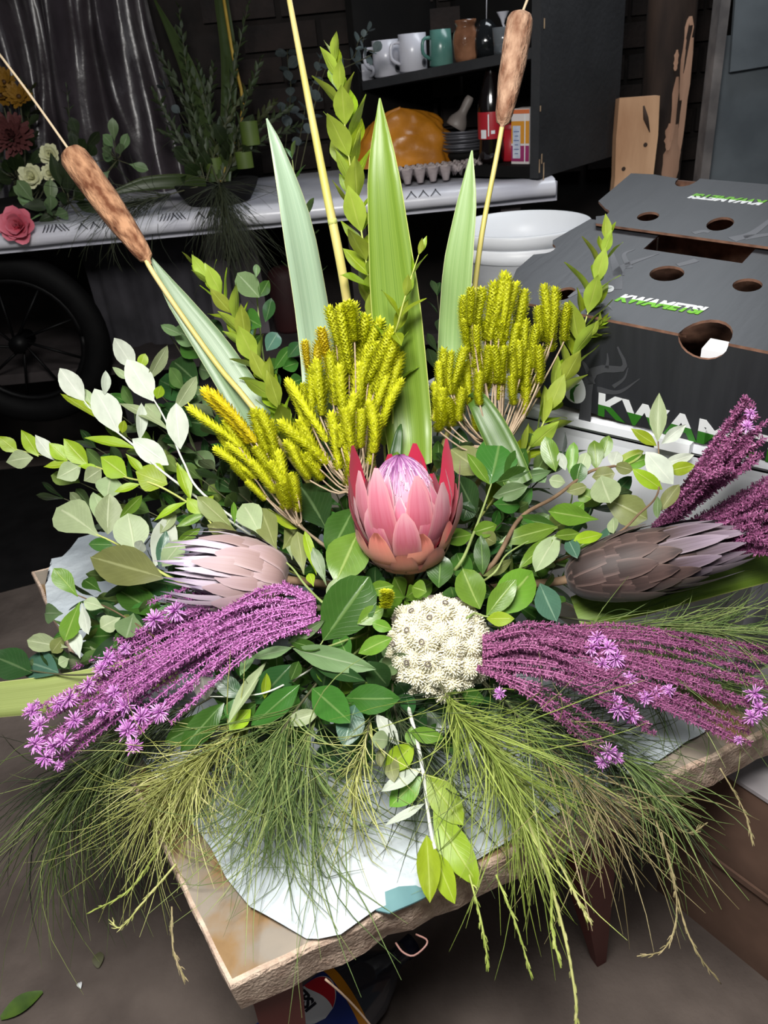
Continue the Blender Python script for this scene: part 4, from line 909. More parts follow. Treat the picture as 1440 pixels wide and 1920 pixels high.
# --- left bouquet: chrysanthemum, carnations, rose, orange daisies, tall filler
foam2 = Vector((bgP(60, 400, 2.12).x, 2.22, BZ))
t = thing('flower_bowl', foam2, 'low dark bowl hidden under the pink rose bouquet on the bench', 'bowl')
mb = MB(); mb.lathe([(.001, .001), (.08, 0), (.10, .03), (.11, .05), (.10, .05), (.001, .045)], 20); part('body', mb, M['black_inner'], t, world=False)
CH = mat('maroon_petal', (74, 34, 36), (108, 58, 56), 30, .7)
def petal_mesh(nm, m, w_=.35, curl=.3, cup=.3):
    mb = MB(); vv = []; uv = []; n = 6
    for i in range(n):
        v = i / (n - 1); hw = w_ * math.sin(math.pi * (.12 + .8 * v)) ** .7
        for s in (-1, 0, 1): vv.append((s * hw, v, cup * s * s * hw + curl * v * v)); uv.append((.5 + s * .5, v))
    mb.add(vv, [(i * 3 + j, i * 3 + j + 1, i * 3 + j + 4, i * 3 + j + 3) for i in range(n - 1) for j in range(2)], 0, uv); return mb.mesh(nm, m)
def bloom(name, label, P, R, rows, m, axis, stem_to, cat='flower', group=None, cup=.3, curl=.3, w_=.35, centre=None):
    """rows: (count, length factor, elevation of petal in radians)"""
    th = thing(name, P, label, cat, group); z = axis.normalized(); x = z.orthogonal().normalized(); y = z.cross(x)
    pm = petal_mesh('petal', m, w_, curl, cup)
    for ri, (n, lf, el) in enumerate(rows):
        for k in range(n):
            a = 2 * math.pi * (k + .37 * ri) / n + random.uniform(-.12, .12); e = el + random.uniform(-.12, .12)
            o_ = x * math.cos(a) + y * math.sin(a); d = o_ * math.cos(e) + z * math.sin(e); nrm = z * math.cos(e) - o_ * math.sin(e)
            o = link('petal', pm, th); L_ = R * lf * random.uniform(.9, 1.1); o.matrix_local = frame(o_ * R * .06 , d.cross(nrm) * L_, d * L_, nrm * L_)
    if centre:
        mb = MB(); mb.lathe([(.001, .3 * R), (.14 * R, .26 * R), (.2 * R, .1 * R), (.16 * R, 0)], 10); o = link('flower_centre', mb.mesh('flower_centre', centre), th); o.matrix_local = frame(Vector(), x, y, z)
    mb = MB(); mb.tube(bez([P - z * R * .1, P.lerp(stem_to, .4) - z * R, stem_to], 8), .0022, 5); part('stem', mb, SM['dark'], th)
    return th
bloom('chrysanthemum', 'dark maroon chrysanthemum in the left background bouquet', bgP(22, 255, 2.05), .052, [(20, 1, -.1), (18, .95, .25), (14, .85, .6), (10, .7, .95), (6, .5, 1.3)], CH, Vector((.15, -1, .25)), foam2, w_=.16, cup=.6)
YEL = mat('mustard_petal', (112, 76, 8), (150, 108, 18), 20, .7)
for i, (x, y) in enumerate(((8, 155), (36, 182), (2, 180))):
    bloom('orange_daisy', ('mustard yellow daisy at the left edge above the maroon chrysanthemum', 'mustard yellow daisy crossed by the left cattail stalk', 'mustard yellow daisy cut by the left picture edge')[i], bgP(x, y, 2.08), .034, [(14, 1, .15), (10, .8, .5)], YEL, Vector((.2, -1, .5)), foam2, w_=.2, centre=mat('daisy_centre', (70, 44, 16)))
CREAM = mat('cream_petal', (206, 206, 164), (226, 226, 190), 20, .7)
for i, (x, y, r_) in enumerate(((60, 332, .030), (94, 326, .020), (94, 290, .026))):
    bloom('carnation', ('cream carnation, the largest of three beside the cattail tip', 'small cream carnation between the other two cream ones', 'cream carnation half behind the left cattail head')[i], bgP(x, y, 2.0), r_, [(8, 1, .1), (8, .9, .5), (6, .75, .9), (4, .5, 1.3)], CREAM, Vector((.1, -1, .3)), foam2, w_=.42, cup=.15)
m, nt, b, L = newmat('rose_petal'); ROSE = m
uvn = nt.nodes.new('ShaderNodeUVMap'); sp = nt.nodes.new('ShaderNodeSeparateXYZ'); L.new(uvn.outputs[0], sp.inputs[0]); r1 = nt.nodes.new('ShaderNodeValToRGB'); r1.color_ramp.elements[0].color = lin((186, 60, 84)); r1.color_ramp.elements[1].color = lin((226, 128, 146)); L.new(sp.outputs[1], r1.inputs[0]); L.new(r1.outputs[0], b.inputs['Base Color']); b.inputs['Roughness'].default_value = .6
bloom('pink_rose', 'pink rose hanging over the front edge of the workbench', bgP(36, 424, 1.90), .046, [(6, 1.0, .15), (6, .95, .55), (5, .85, .95), (4, .65, 1.2), (3, .45, 1.4)], ROSE, Vector((.05, -1, .35)), foam2, w_=.52, cup=.5, curl=.15)
for i, (x, y, d, n, mk, kd, s_, ll, lw, lab) in enumerate((
    (150, 305, 2.08, 16, 'far_shade', 'obov', .07, .055, .03, 'dark green rosette of glossy leaves behind the left cattail head'),
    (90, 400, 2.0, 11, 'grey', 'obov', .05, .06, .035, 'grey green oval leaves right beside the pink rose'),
    (30, 335, 2.12, 16, 'far_shade', 'oval', .07, .06, .032, 'deep green leaves under the maroon chrysanthemum'),
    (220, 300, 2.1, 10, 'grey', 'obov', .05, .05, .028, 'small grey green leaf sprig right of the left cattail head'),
    (130, 380, 2.02, 18, 'far_shade', 'lance', .07, .07, .03, 'dark leaf cluster above the patterned oilcloth'))):
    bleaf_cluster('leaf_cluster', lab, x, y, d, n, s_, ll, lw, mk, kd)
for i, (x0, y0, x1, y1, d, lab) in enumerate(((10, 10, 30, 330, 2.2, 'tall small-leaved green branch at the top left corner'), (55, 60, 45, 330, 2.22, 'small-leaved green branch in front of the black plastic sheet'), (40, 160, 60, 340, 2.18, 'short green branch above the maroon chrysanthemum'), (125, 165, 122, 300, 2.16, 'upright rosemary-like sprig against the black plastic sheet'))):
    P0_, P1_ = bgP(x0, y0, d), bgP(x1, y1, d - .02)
    auto_sprig('background_branch', lab, [P0_, P0_.lerp(P1_, .5) + Vector((.01, 0, 0)), P1_, foam2 + Vector((0, 0, .03))], 16, .040 if i < 3 else .03, .024 if i < 3 else .006, 'far_shade' if i != 1 else 'far_shade2', .9, 'round' if i < 3 else 'lance', 'dark', root=False, world=True, t1=.8)
# --- second bouquet (middle): foliage fan, flax blade, hanging needles, bowl
foam3 = Vector((bgP(420, 330, 2.15).x, 2.20, BZ))
t = thing('flower_bowl', foam3, 'low dark bowl hidden under the green foliage bouquet on the bench', 'bowl')
mb = MB(); mb.lathe([(.001, .001), (.08, 0), (.10, .03), (.11, .05), (.10, .05), (.001, .045)], 20); part('body', mb, M['black_inner'], t, world=False)
fans = [(335, 15, 'far_shade'), (290, 85, 'far_shade'), (287, 170, 'far_shade'), (300, 245, 'far_shade'), (330, 60, 'far_shade'), (372, 120, 'far_shade'), (310, 130, 'far_shade'), (465, 10, 'far_shade'), (490, 110, 'far_shade'), (515, 190, 'far_shade2'), (545, 200, 'far_shade'), (350, 190, 'far_shade'), (480, 150, 'far_shade2'), (400, 120, 'far_shade'), (560, 235, 'far_shade'), (330, 285, 'far_shade')]
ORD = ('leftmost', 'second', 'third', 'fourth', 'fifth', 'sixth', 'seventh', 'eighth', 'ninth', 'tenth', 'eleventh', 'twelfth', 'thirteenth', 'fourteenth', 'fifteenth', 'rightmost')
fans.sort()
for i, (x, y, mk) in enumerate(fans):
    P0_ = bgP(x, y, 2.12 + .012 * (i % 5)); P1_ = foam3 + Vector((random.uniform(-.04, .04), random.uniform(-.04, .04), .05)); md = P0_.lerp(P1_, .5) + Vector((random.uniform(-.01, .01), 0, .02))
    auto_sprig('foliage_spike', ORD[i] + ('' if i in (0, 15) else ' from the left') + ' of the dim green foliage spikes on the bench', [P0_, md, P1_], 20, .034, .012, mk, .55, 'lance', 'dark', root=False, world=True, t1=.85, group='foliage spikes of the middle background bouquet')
for i, (x, y, mk, lab) in enumerate(((390, 345, 'far_shade', 'dark broad leaves at the base of the background foliage bouquet'), (440, 300, 'far_shade', 'broad green leaves in the middle of the background foliage bouquet'))):
    bleaf_cluster('leaf_cluster', lab, x, y, 2.08, 9, .06, .07, .04, mk, 'oval')
def sword(name, label, pts, widths, m_, th_name='sword_leaf', fold=.28, face=None, world=False, cat='leaf', n=16, twist=0.0):
    """strap leaf: points from base to tip, widths in pixels at each point"""
    P = [p if world else P3(*p) for p in pts]; c = bez(P, n); ww = []
    for i in range(n):
        t_ = i / (n - 1) * (len(widths) - 1); k = min(int(t_), len(widths) - 2); ww.append(widths[k] + (widths[k + 1] - widths[k]) * (t_ - k))
    th = thing(name, c[0], label, cat); mb = MB(); vv = []; uv = []
    for i, p in enumerate(c):
        t_ = (c[min(i + 1, n - 1)] - c[max(i - 1, 0)]).normalized(); z = (face or (CAM - p)); z = (z - t_ * z.dot(t_)).normalized(); z = Quaternion(t_, twist) @ z; x = t_.cross(z)
        hw = ww[i] * depth(p) / F / 2
        for s in (-1, -.5, 0, .5, 1): vv.append(p + x * s * hw + z * (abs(s) * hw * fold)); uv.append((.5 + .5 * s, i / (n - 1)))
        for s in (1, .5, 0, -.5, -1): vv.append(p + x * s * hw + z * (abs(s) * hw * fold - .0009)); uv.append((.5 + .5 * s, i / (n - 1)))
    mb.add(vv, [(i * 10 + j, i * 10 + (j + 1) % 10, i * 10 + 10 + (j + 1) % 10, i * 10 + 10 + j) for i in range(n - 1) for j in range(10)], 0, uv)
    part('blade', mb, m_, th)
    if not name.startswith('short'):
        pass
    return th
def bladegmat(name, c1, c2, edge, rough=.42):
    m, nt, b, L = newmat(name); N = nt.nodes.new
    uvn = N('ShaderNodeUVMap'); mp = N('ShaderNodeMapping'); mp.inputs['Scale'].default_value = (26, .7, 1); L.new(uvn.outputs[0], mp.inputs[0])
    no = N('ShaderNodeTexNoise'); no.inputs['Scale'].default_value = 1.6; no.inputs['Detail'].default_value = 3; L.new(mp.outputs[0], no.inputs['Vector'])
    r = N('ShaderNodeValToRGB'); r.color_ramp.elements[0].position = .3; r.color_ramp.elements[0].color = lin(c1); r.color_ramp.elements[1].position = .7; r.color_ramp.elements[1].color = lin(c2); L.new(no.outputs['Fac'], r.inputs[0])
    sp = N('ShaderNodeSeparateXYZ'); L.new(uvn.outputs[0], sp.inputs[0])
    ms = N('ShaderNodeMath'); ms.operation = 'SUBTRACT'; L.new(sp.outputs[0], ms.inputs[0]); ms.inputs[1].default_value = .5
    ma = N('ShaderNodeMath'); ma.operation = 'ABSOLUTE'; L.new(ms.outputs[0], ma.inputs[0])
    mg = N('ShaderNodeMath'); mg.operation = 'GREATER_THAN'; L.new(ma.outputs[0], mg.inputs[0]); mg.inputs[1].default_value = .482
    mx = N('ShaderNodeMix'); mx.data_type = 'RGBA'; L.new(mg.outputs[0], mx.inputs[0]); L.new(r.outputs[0], mx.inputs[6]); mx.inputs[7].default_value = lin(edge); L.new(mx.outputs[2], b.inputs['Base Color'])
    b.inputs['Roughness'].default_value = rough; b.inputs['Coat Weight'].default_value = .15; b.inputs['Coat Roughness'].default_value = .4
    bp = N('ShaderNodeBump'); bp.inputs['Strength'].default_value = .15; bp.inputs['Distance'].default_value = .002; L.new(no.outputs['Fac'], bp.inputs['Height']); L.new(bp.outputs[0], b.inputs['Normal'])
    return m
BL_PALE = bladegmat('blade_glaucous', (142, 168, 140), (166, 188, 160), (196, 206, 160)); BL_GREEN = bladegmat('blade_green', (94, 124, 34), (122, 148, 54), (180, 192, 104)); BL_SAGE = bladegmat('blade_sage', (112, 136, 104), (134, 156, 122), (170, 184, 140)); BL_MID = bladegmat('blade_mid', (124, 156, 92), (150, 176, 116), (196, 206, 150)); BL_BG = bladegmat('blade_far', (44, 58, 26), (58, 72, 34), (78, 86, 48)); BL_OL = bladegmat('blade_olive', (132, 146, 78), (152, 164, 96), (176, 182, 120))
sword('sword_leaf', 'long dim flax blade rising through the background foliage fan', [foam3 + Vector((0, 0, .05)), bgP(362, 160, 2.1), bgP(330, 80, 2.12), bgP(290, 0, 2.14)], [26, 32, 20, 4], BL_BG, world=True)
sword('sword_leaf', 'upright dim flax blade behind the yellow background stalk', [foam3 + Vector((.02, 0, .05)), bgP(430, 130, 2.12), bgP(415, 0, 2.14), bgP(410, -60, 2.16)], [24, 30, 26, 4], BL_BG, world=True)
sword('sword_leaf', 'flat dim flax blade lying left over the bench cloth', [foam3 + Vector((-.02, -.05, .05)), bgP(340, 340, 2.02), bgP(270, 345, 2.02), bgP(200, 365, 2.0)], [22, 26, 24, 4], BL_BG, world=True)
mb = MB(); mb.tube(bez([foam3 + Vector((.01, 0, .05)), bgP(455, 210, 2.1), bgP(435, 95, 2.1), bgP(415, -30, 2.12)], 12), .0045, 6)
o = link('reed_stalk', mb.mesh('reed_stalk', mat('dim_yellow_reed', (150, 120, 36), (176, 146, 60), 12, .6))); tag(o, 'thin yellow reed stalk in the background foliage bouquet', 'stalk')
for i, (x, y, w_, h_, lab) in enumerate(((468, 250, 34, 40, 'green ribbon-like folded leaf high in the background bouquet'), (458, 300, 32, 28, 'square folded green leaf loop in the background bouquet'), (402, 312, 30, 30, 'round folded green leaf loop near the bench cloth'))):
    P = bgP(x, y, 2.03); r_ = w_ / 2 * 2.03 / F; hh_ = h_ * 2.03 / F; mb = MB(); vv = []
    for k in range(17):
        a = 2 * math.pi * k / 16; vv += [P + Vector((r_ * math.cos(a), r_ * .7 * math.sin(a), -hh_ / 2)), P + Vector((r_ * math.cos(a), r_ * .7 * math.sin(a), hh_ / 2))]
    mb.add(vv, [(k * 2, k * 2 + 2, k * 2 + 3, k * 2 + 1) for k in range(16)]); o = link('folded_leaf', mb.mesh('folded_leaf', mat('folded_green_%d' % i, (64, 82, 30), (80, 98, 38), 8, .45))); tag(o, lab, 'leaf')
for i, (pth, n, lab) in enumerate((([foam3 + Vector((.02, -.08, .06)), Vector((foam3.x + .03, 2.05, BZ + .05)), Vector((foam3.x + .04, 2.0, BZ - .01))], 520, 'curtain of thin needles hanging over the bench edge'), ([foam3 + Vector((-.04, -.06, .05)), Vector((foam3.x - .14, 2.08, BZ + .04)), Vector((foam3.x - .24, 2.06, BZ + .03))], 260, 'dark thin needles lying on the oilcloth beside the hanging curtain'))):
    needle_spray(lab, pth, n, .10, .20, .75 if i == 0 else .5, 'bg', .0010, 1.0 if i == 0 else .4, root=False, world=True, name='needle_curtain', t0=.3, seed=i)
# --- eucalyptus around the mugs and the reed
def euca(label, pts, n, ll, root_):
    P = [bgP(*p) for p in pts] + [root_]; th = auto_sprig('eucalyptus_sprig', label, P, n, ll, ll * .85, 'euca', 1.1, 'round', 'dark', r=.0014, root=False, world=True, t1=.75, grow=.7); return th
euca('eucalyptus sprig with round grey leaves left of the mugs', [(690, 58, 1.98), (672, 78, 1.98), (660, 110, 2.0), (610, 130, 2.02)], 9, .034, bgP(560, 330, 2.1))
euca('eucalyptus sprig hanging over the small white cup', [(682, 70, 1.93), (680, 90, 1.93), (700, 100, 1.95)], 5, .030, bgP(640, 130, 2.0))
euca('dim eucalyptus sprig behind the bare reed stalk at the top', [(560, 10, 2.3), (540, 60, 2.3), (540, 120, 2.28), (545, 175, 2.25)], 9, .036, bgP(530, 320, 2.2))
euca('dim eucalyptus sprig against the dark wall beside the foliage fan', [(250, 85, 2.25), (275, 110, 2.25), (290, 130, 2.24)], 5, .034, bgP(400, 320, 2.2))
euca('dim eucalyptus sprig between the reed and the mugs', [(600, 110, 2.12), (590, 150, 2.12), (575, 190, 2.12)], 8, .032, bgP(550, 330, 2.15))
# ================================================================ the bouquet: foam base in a tray
t = thing('foam_tray', (FOAM.x, FOAM.y, ZT + .006), 'dark tray with wet floral foam in the middle of the bouquet', 'tray')
mb = MB(); mb.lathe([(.001, .004), (.10, .003), (.125, .008), (.135, .035), (.132, .036), (.12, .012), (.001, .012)], 28); part('tray', mb, M['black_inner'], t, world=False)
mb = MB(); mb.lathe([(.001, .07), (.07, .068), (.088, .055), (.092, .012), (.001, .012)], 18, wob=lambda a, z: .12 * abs(math.cos(2 * a))); part('foam', mb, mat('floral_foam', (36, 54, 30), (52, 70, 40), 60, .95), t, world=False)
# ---------------------------------------------------------------- cattails
CAT = mat('cattail_velvet', (104, 60, 36), (184, 138, 104), 75, .95, .5, 5, stretch=(1, 1, .5), contrast=(.38, .62), bscale=180)
CAT2 = mat('cattail_velvet_pale', (122, 82, 60), (186, 150, 124), 70, .95, .5, 5, stretch=(1, 1, .6), contrast=(.35, .65), bscale=180)
REED = mat('reed_stalk_yellow', (196, 186, 96), (216, 196, 138), 10, .5, 0, 3, stretch=(1, 1, .4)); REED2 = mat('reed_tip', (200, 180, 150), None, rough=.7)
def cattail(label, tip, head0, head1, stem, wpx, m_, sw=9):
    """tip: thin spike end, head0/head1: top and bottom of the brown head, stem: points down to the foam"""
    a, b = P3(*head0), P3(*head1); st = [b.lerp(a, .03)] + [P3(*p) for p in stem]; e = st[-1]; st.append(FOAM + (e - FOAM) * .25)
    th = thing('cattail', st[-1], label, 'cattail')
    c = bez(st, 20); mb = MB(); mb.tube(c, [sw * depth(c[0]) / F / 2 * (1 + .35 * i / 19) for i in range(20)], 8); part('stalk', mb, REED, th)
    if tip: mb = MB(); mb.tube(bez([a.lerp(b, .05), a.lerp(P3(*tip), .5) + Vector((.001, 0, .001)), P3(*tip)], 8), .0019, 5); part('spike', mb, REED2, th)
    z = (a - b); ln = z.length; z /= ln; x = z.orthogonal().normalized(); y = z.cross(x); r = wpx * depth(a) / F / 2
    pr = [(.001, -.008)] + [(r * f_, t_ * ln) for f_, t_ in ((.22, -.004), (.50, .02), (.66, .10), (.74, .2), (.84, .3), (.92, .42), (.97, .55), (1.0, .7), (1.0, .85), (.96, .93), (.78, .975), (.45, .995))] + [(.001, ln * 1.003)]
    mb = MB(); mb.lathe(pr, 22, wob=lambda an, zz: .05 * noise.noise(Vector((math.cos(an) * 1.5, math.sin(an) * 1.5, zz * 38))) + .05 * noise.noise(Vector((math.cos(an) * 4, math.sin(an) * 4, zz * 120))))
    o = part('seed_head', mb, m_, th, world=False); o.matrix_local = frame(b - Vector(th.location), x, y, z); return th
cattail('brown cattail leaning out to the left, its whole head in view', (-4, 98, .0), (130, 282, 0), (277, 487, 0), [(283, 505, 0), (340, 590, .01), (412, 690, .02), (480, 772, .03)], 55, CAT)
cattail('pale brown cattail rising upright at the right', (994, -12, -.06), (978, 22, -.06), (942, 234, -.03), [(932, 290, -.02), (905, 430, 0), (890, 540, .03), (868, 720, .06)], 50, CAT2)
mb_pts = [P3(540, -14, -.05), P3(575, 170, -.03), P3(610, 350, -.01), P3(640, 500, .02), P3(662, 640, .05)]; e = mb_pts[-1]
th = thing('cattail', FOAM + (e - FOAM) * .25, 'bare yellow reed stalk running out of the top edge', 'stalk'); c = bez(mb_pts + [FOAM + (e - FOAM) * .25], 24)
mb = MB(); mb.tube(c, [.0036 + .003 * min(1, i / 12) for i in range(24)], 8); part('stalk', mb, REED, th)
for i in (11,):
    mb = MB(); mb.tube([c[i], c[i + 1].lerp(c[i], .7)], .0068, 8); part('node', mb, SM['lime'], th)
# ---------------------------------------------------------------- sword leaves
sword('sword_leaf', 'pale blue green sword leaf left of the bare reed', [(600, 800, .08), (590, 640, .06), (556, 430, .0), (522, 290, -.04), (500, 222, -.05)], [66, 70, 62, 28, 3], BL_PALE, twist=.35)
sword('sword_leaf', 'broad green sword leaf in the centre behind the pink protea', [(775, 880, .06), (768, 780, .05), (745, 560, .0), (722, 330, -.05), (712, 184, -.07)], [80, 92, 96, 62, 3], BL_GREEN, twist=-.25, fold=.42)
sword('sword_leaf', 'shorter green sword leaf beside the right cattail stalk', [(850, 800, .07), (852, 650, .05), (862, 500, .01), (877, 380, -.02), (885, 282, -.04)], [52, 58, 58, 38, 3], BL_MID, twist=-.3, fold=.4)
sword('sword_leaf', 'grey green sword leaf along the left cattail stalk', [(500, 830, .06), (460, 752, .05), (395, 650, .03), (330, 560, .02), (282, 482, .01)], [70, 74, 62, 40, 4], BL_SAGE, twist=.2, fold=.3)
sword('sword_leaf', 'short olive blade sticking out flat at the left edge', [(330, 1245, .04), (200, 1280, .03), (100, 1300, .02), (-60, 1318, 0)], [66, 66, 68, 64], BL_OL, fold=.1)
sword('sword_leaf', 'wide yellow green blade sticking out under the brown protea at the right', [(1080, 1150, .10), (1200, 1112, .08), (1310, 1080, .06), (1500, 1035, .03)], [64, 84, 88, 80], BL_GREEN, fold=.12)
sword('sword_leaf', 'curled dark green blade right of the pink protea', [(975, 910, .0), (948, 850, .0), (918, 790, -.01), (892, 748, -.01), (884, 752, .02)], [52, 56, 50, 34, 6], bladegmat('blade_dark', (62, 92, 34), (78, 108, 42), (120, 142, 70)), fold=.3)
sword('sword_leaf', 'dark pointed blades between the fuzzy yellow bunches', [(735, 900, .05), (742, 850, .05), (748, 812, .04), (752, 795, .04)], [26, 24, 14, 3], bladegmat('blade_dark2', (40, 74, 24), (54, 90, 32), (90, 120, 50)), fold=.3)
# ---------------------------------------------------------------- proteas
def pmat(name, stops, inner=None, rough=.6, edge=None):
    m, nt, b, L = newmat(name); N = nt.nodes.new
    uvn = N('ShaderNodeUVMap'); sp = N('ShaderNodeSeparateXYZ'); L.new(uvn.outputs[0], sp.inputs[0])
    no = N('ShaderNodeTexNoise'); no.inputs['Scale'].default_value = 1.0; mp = N('ShaderNodeMapping'); mp.inputs['Scale'].default_value = (16, 2, 1); L.new(uvn.outputs[0], mp.inputs[0]); L.new(mp.outputs[0], no.inputs['Vector'])
    oi = N('ShaderNodeObjectInfo')
    k = N('ShaderNodeMath'); k.operation = 'MULTIPLY_ADD'; L.new(no.outputs['Fac'], k.inputs[0]); k.inputs[1].default_value = .34; k.inputs[2].default_value = -.17
    k2 = N('ShaderNodeMath'); k2.operation = 'MULTIPLY_ADD'; L.new(oi.outputs['Random'], k2.inputs[0]); k2.inputs[1].default_value = .16; k2.inputs[2].default_value = -.08
    a1 = N('ShaderNodeMath'); L.new(sp.outputs[1], a1.inputs[0]); L.new(k.outputs[0], a1.inputs[1]); a2 = N('ShaderNodeMath'); L.new(a1.outputs[0], a2.inputs[0]); L.new(k2.outputs[0], a2.inputs[1])
    r = N('ShaderNodeValToRGB'); r.color_ramp.elements[0].position = stops[0][0]; r.color_ramp.elements[0].color = lin(stops[0][1]); r.color_ramp.elements[1].position = stops[-1][0]; r.color_ramp.elements[1].color = lin(stops[-1][1])
    for p_, c_ in stops[1:-1]: e_ = r.color_ramp.elements.new(p_); e_.color = lin(c_)
    L.new(a2.outputs[0], r.inputs[0]); out = r.outputs[0]
    if edge:
        e1 = N('ShaderNodeMath'); e1.operation = 'SUBTRACT'; L.new(sp.outputs[0], e1.inputs[0]); e1.inputs[1].default_value = .5
        e2 = N('ShaderNodeMath'); e2.operation = 'ABSOLUTE'; L.new(e1.outputs[0], e2.inputs[0])
        em = N('ShaderNodeMapRange'); em.inputs[1].default_value = .34; em.inputs[2].default_value = .5; em.inputs[4].default_value = .8; L.new(e2.outputs[0], em.inputs[0])
        ex_ = N('ShaderNodeMix'); ex_.data_type = 'RGBA'; L.new(em.outputs[0], ex_.inputs[0]); L.new(out, ex_.inputs[6]); ex_.inputs[7].default_value = lin(edge); out = ex_.outputs[2]
    if inner:
        g_ = N('ShaderNodeNewGeometry'); mx = N('ShaderNodeMix'); mx.data_type = 'RGBA'; L.new(g_.outputs['Backfacing'], mx.inputs[0]); L.new(out, mx.inputs[6]); mx.inputs[7].default_value = lin(inner); out = mx.outputs[2]
    L.new(out, b.inputs['Base Color']); b.inputs['Roughness'].default_value = rough; b.inputs['Sheen Weight'].default_value = .15
    return m
def bract_mesh(nm, prof, hw, m, wprof, cupk=1.0, nu=5):
    """prof: list of (radius, height) along the bract centre line, curved round the flower axis (+Z); outside = front face"""
    mb = MB(); vv = []; uv = []; n = len(prof)
    for i, (r, z) in enumerate(prof):
        t_ = i / (n - 1); w_ = hw * wprof(t_)
        for j in range(nu):
            s = -1 + 2 * j / (nu - 1); R_ = max(r, hw * .9) / cupk; a = s * w_ / R_
            vv.append((r - R_ + R_ * math.cos(a), R_ * math.sin(a), z)); uv.append((.5 + s * .5, t_))
    mb.add(vv, [(i * nu + j, i * nu + j + 1, (i + 1) * nu + j + 1, (i + 1) * nu + j) for i in range(n - 1) for j in range(nu - 1)], 0, uv)
    return mb.mesh(nm, m)
def rprof(pts, n=9):
    c = bez([Vector((p[0], p[1], 0)) for p in pts], n); return [(q_.x, q_.y) for q_ in c]
tipw = lambda k=.9: (lambda t: (.62 + .38 * math.sin(math.pi * min(1, t * .95))) * (1 if t < .6 else math.sqrt(max(.0, 1 - ((t - .6) / .405) ** 2)) ** k))
def protea(name, label, base, axis, S, rows, cone, phase=.3, cat='protea', stem=True, foamk=.3):
    """S: scale in metres; rows: (count, profile, half width, material, width profile, jitter)"""
    th = thing(name, base, label, cat); z = axis.normalized(); x = (Vector((0, -1, 0)) - z * -z.y); x = x.normalized() if x.length > .1 else z.orthogonal(); y = z.cross(x)
    BM = frame(Vector(), x, y, z)
    for ri, (n, prof, hw, m_, wp, jit) in enumerate(rows):
        ms = [bract_mesh('bract', [(r * S * (1 + jit * .3 * (v_ - 1)), h * S * (1 + jit * .35 * (v_ - 1))) for r, h in rprof(prof)], hw * S, m_, wp) for v_ in range(3)]
        for k in range(n):
            a = 2 * math.pi * (k + .5 * (ri % 2) + phase) / n + random.uniform(-.5, .5) * jit
            o = link('bract', random.choice(ms), th); o.matrix_local = BM @ Matrix.Rotation(a, 4, 'Z') @ Matrix.Rotation(random.uniform(-.3, .3) * jit, 4, 'Y')
    if cone:
        cm, n, prof, tipm = cone
        mb = MB(); mb.lathe([(r * S, h * S) for r, h in prof], 24); o = link('flower_cone', mb.mesh('flower_cone', cm), th); o.matrix_local = BM
        fb = MB(); rr = random.Random(5); pr = [(r * S, h * S) for r, h in prof]
        for k in range(n):
            t_ = ((k + .5) / n) ** .6; a = k * 2.39996; i = min(int((1 - t_) * 0 + t_ * 0), 0)
            # strands run up the cone from its shoulder to near its top
            s0_ = rr.uniform(.25, .75); q_ = []
            for u in (0, .33, .66, 1):
                f_ = min(.999, s0_ + (1 - s0_) * u * rr.uniform(.75, 1)) * (len(pr) - 1); j = int(f_); r_ = pr[j][0] + (pr[min(j + 1, len(pr) - 1)][0] - pr[j][0]) * (f_ - j); h_ = pr[j][1] + (pr[min(j + 1, len(pr) - 1)][1] - pr[j][1]) * (f_ - j)
                q_.append(Vector(((r_ + S * .012) * math.cos(a), (r_ + S * .012) * math.sin(a), h_ + S * .012 * u)))
            fb.tube(q_, [S * .010, S * .012, S * .011, S * .004], 4, a=[max(.01, v_ + rr.uniform(-.15, .15)) for v_ in (.95, .75, .35, .05) for _ in range(4)], cap=False)
        o = link('styles', fb.mesh('styles', tipm), th); o.matrix_local = BM; o['kind'] = 'stuff'
    mb = MB(); mb.tube(bez([base + z * S * .06, base - z * S * .3, (base - z * S * .7).lerp(FOAM, foamk), FOAM + (base - FOAM) * .3], 12), [S * .16, S * .11] + [S * .10] * 10, 10); part('stem', mb, SM['brown'], th)
    return th
PK_OUT = pmat('protea_pink', [(.0, (190, 112, 88)), (.28, (204, 124, 112)), (.6, (200, 90, 114)), (.85, (210, 124, 144)), (1, (222, 164, 174))], inner=(178, 32, 66), edge=(226, 158, 164))
PK_LONG = pmat('protea_long', [(.0, (214, 190, 148)), (.35, (222, 178, 162)), (.62, (204, 96, 122)), (.9, (216, 132, 156)), (1, (228, 180, 194))], inner=(176, 60, 88), edge=(242, 206, 208))
PK_SAL = pmat('protea_salmon', [(.0, (200, 122, 100)), (.6, (218, 138, 118)), (.92, (208, 118, 104)), (1, (150, 74, 60))], inner=(160, 70, 70), edge=(206, 130, 112))
PK_BRN = pmat('protea_brown', [(.0, (110, 62, 50)), (.5, (158, 96, 76)), (.85, (150, 84, 70)), (1, (110, 60, 52))], inner=(100, 56, 50), edge=(120, 70, 58))
PK_CONE = pmat('protea_cone', [(.0, (214, 186, 160)), (.55, (200, 150, 176)), (.8, (104, 46, 94)), (1, (70, 24, 64))])
PK_ST = attrmat('protea_styles', (86, 30, 80), (150, 90, 144), (222, 184, 204))
bp_ = P3(765, 1050, .03); top_ = P3(765, 830, .0)
pa = Vector((0, .14, 1)).normalized(); S_ = .0715
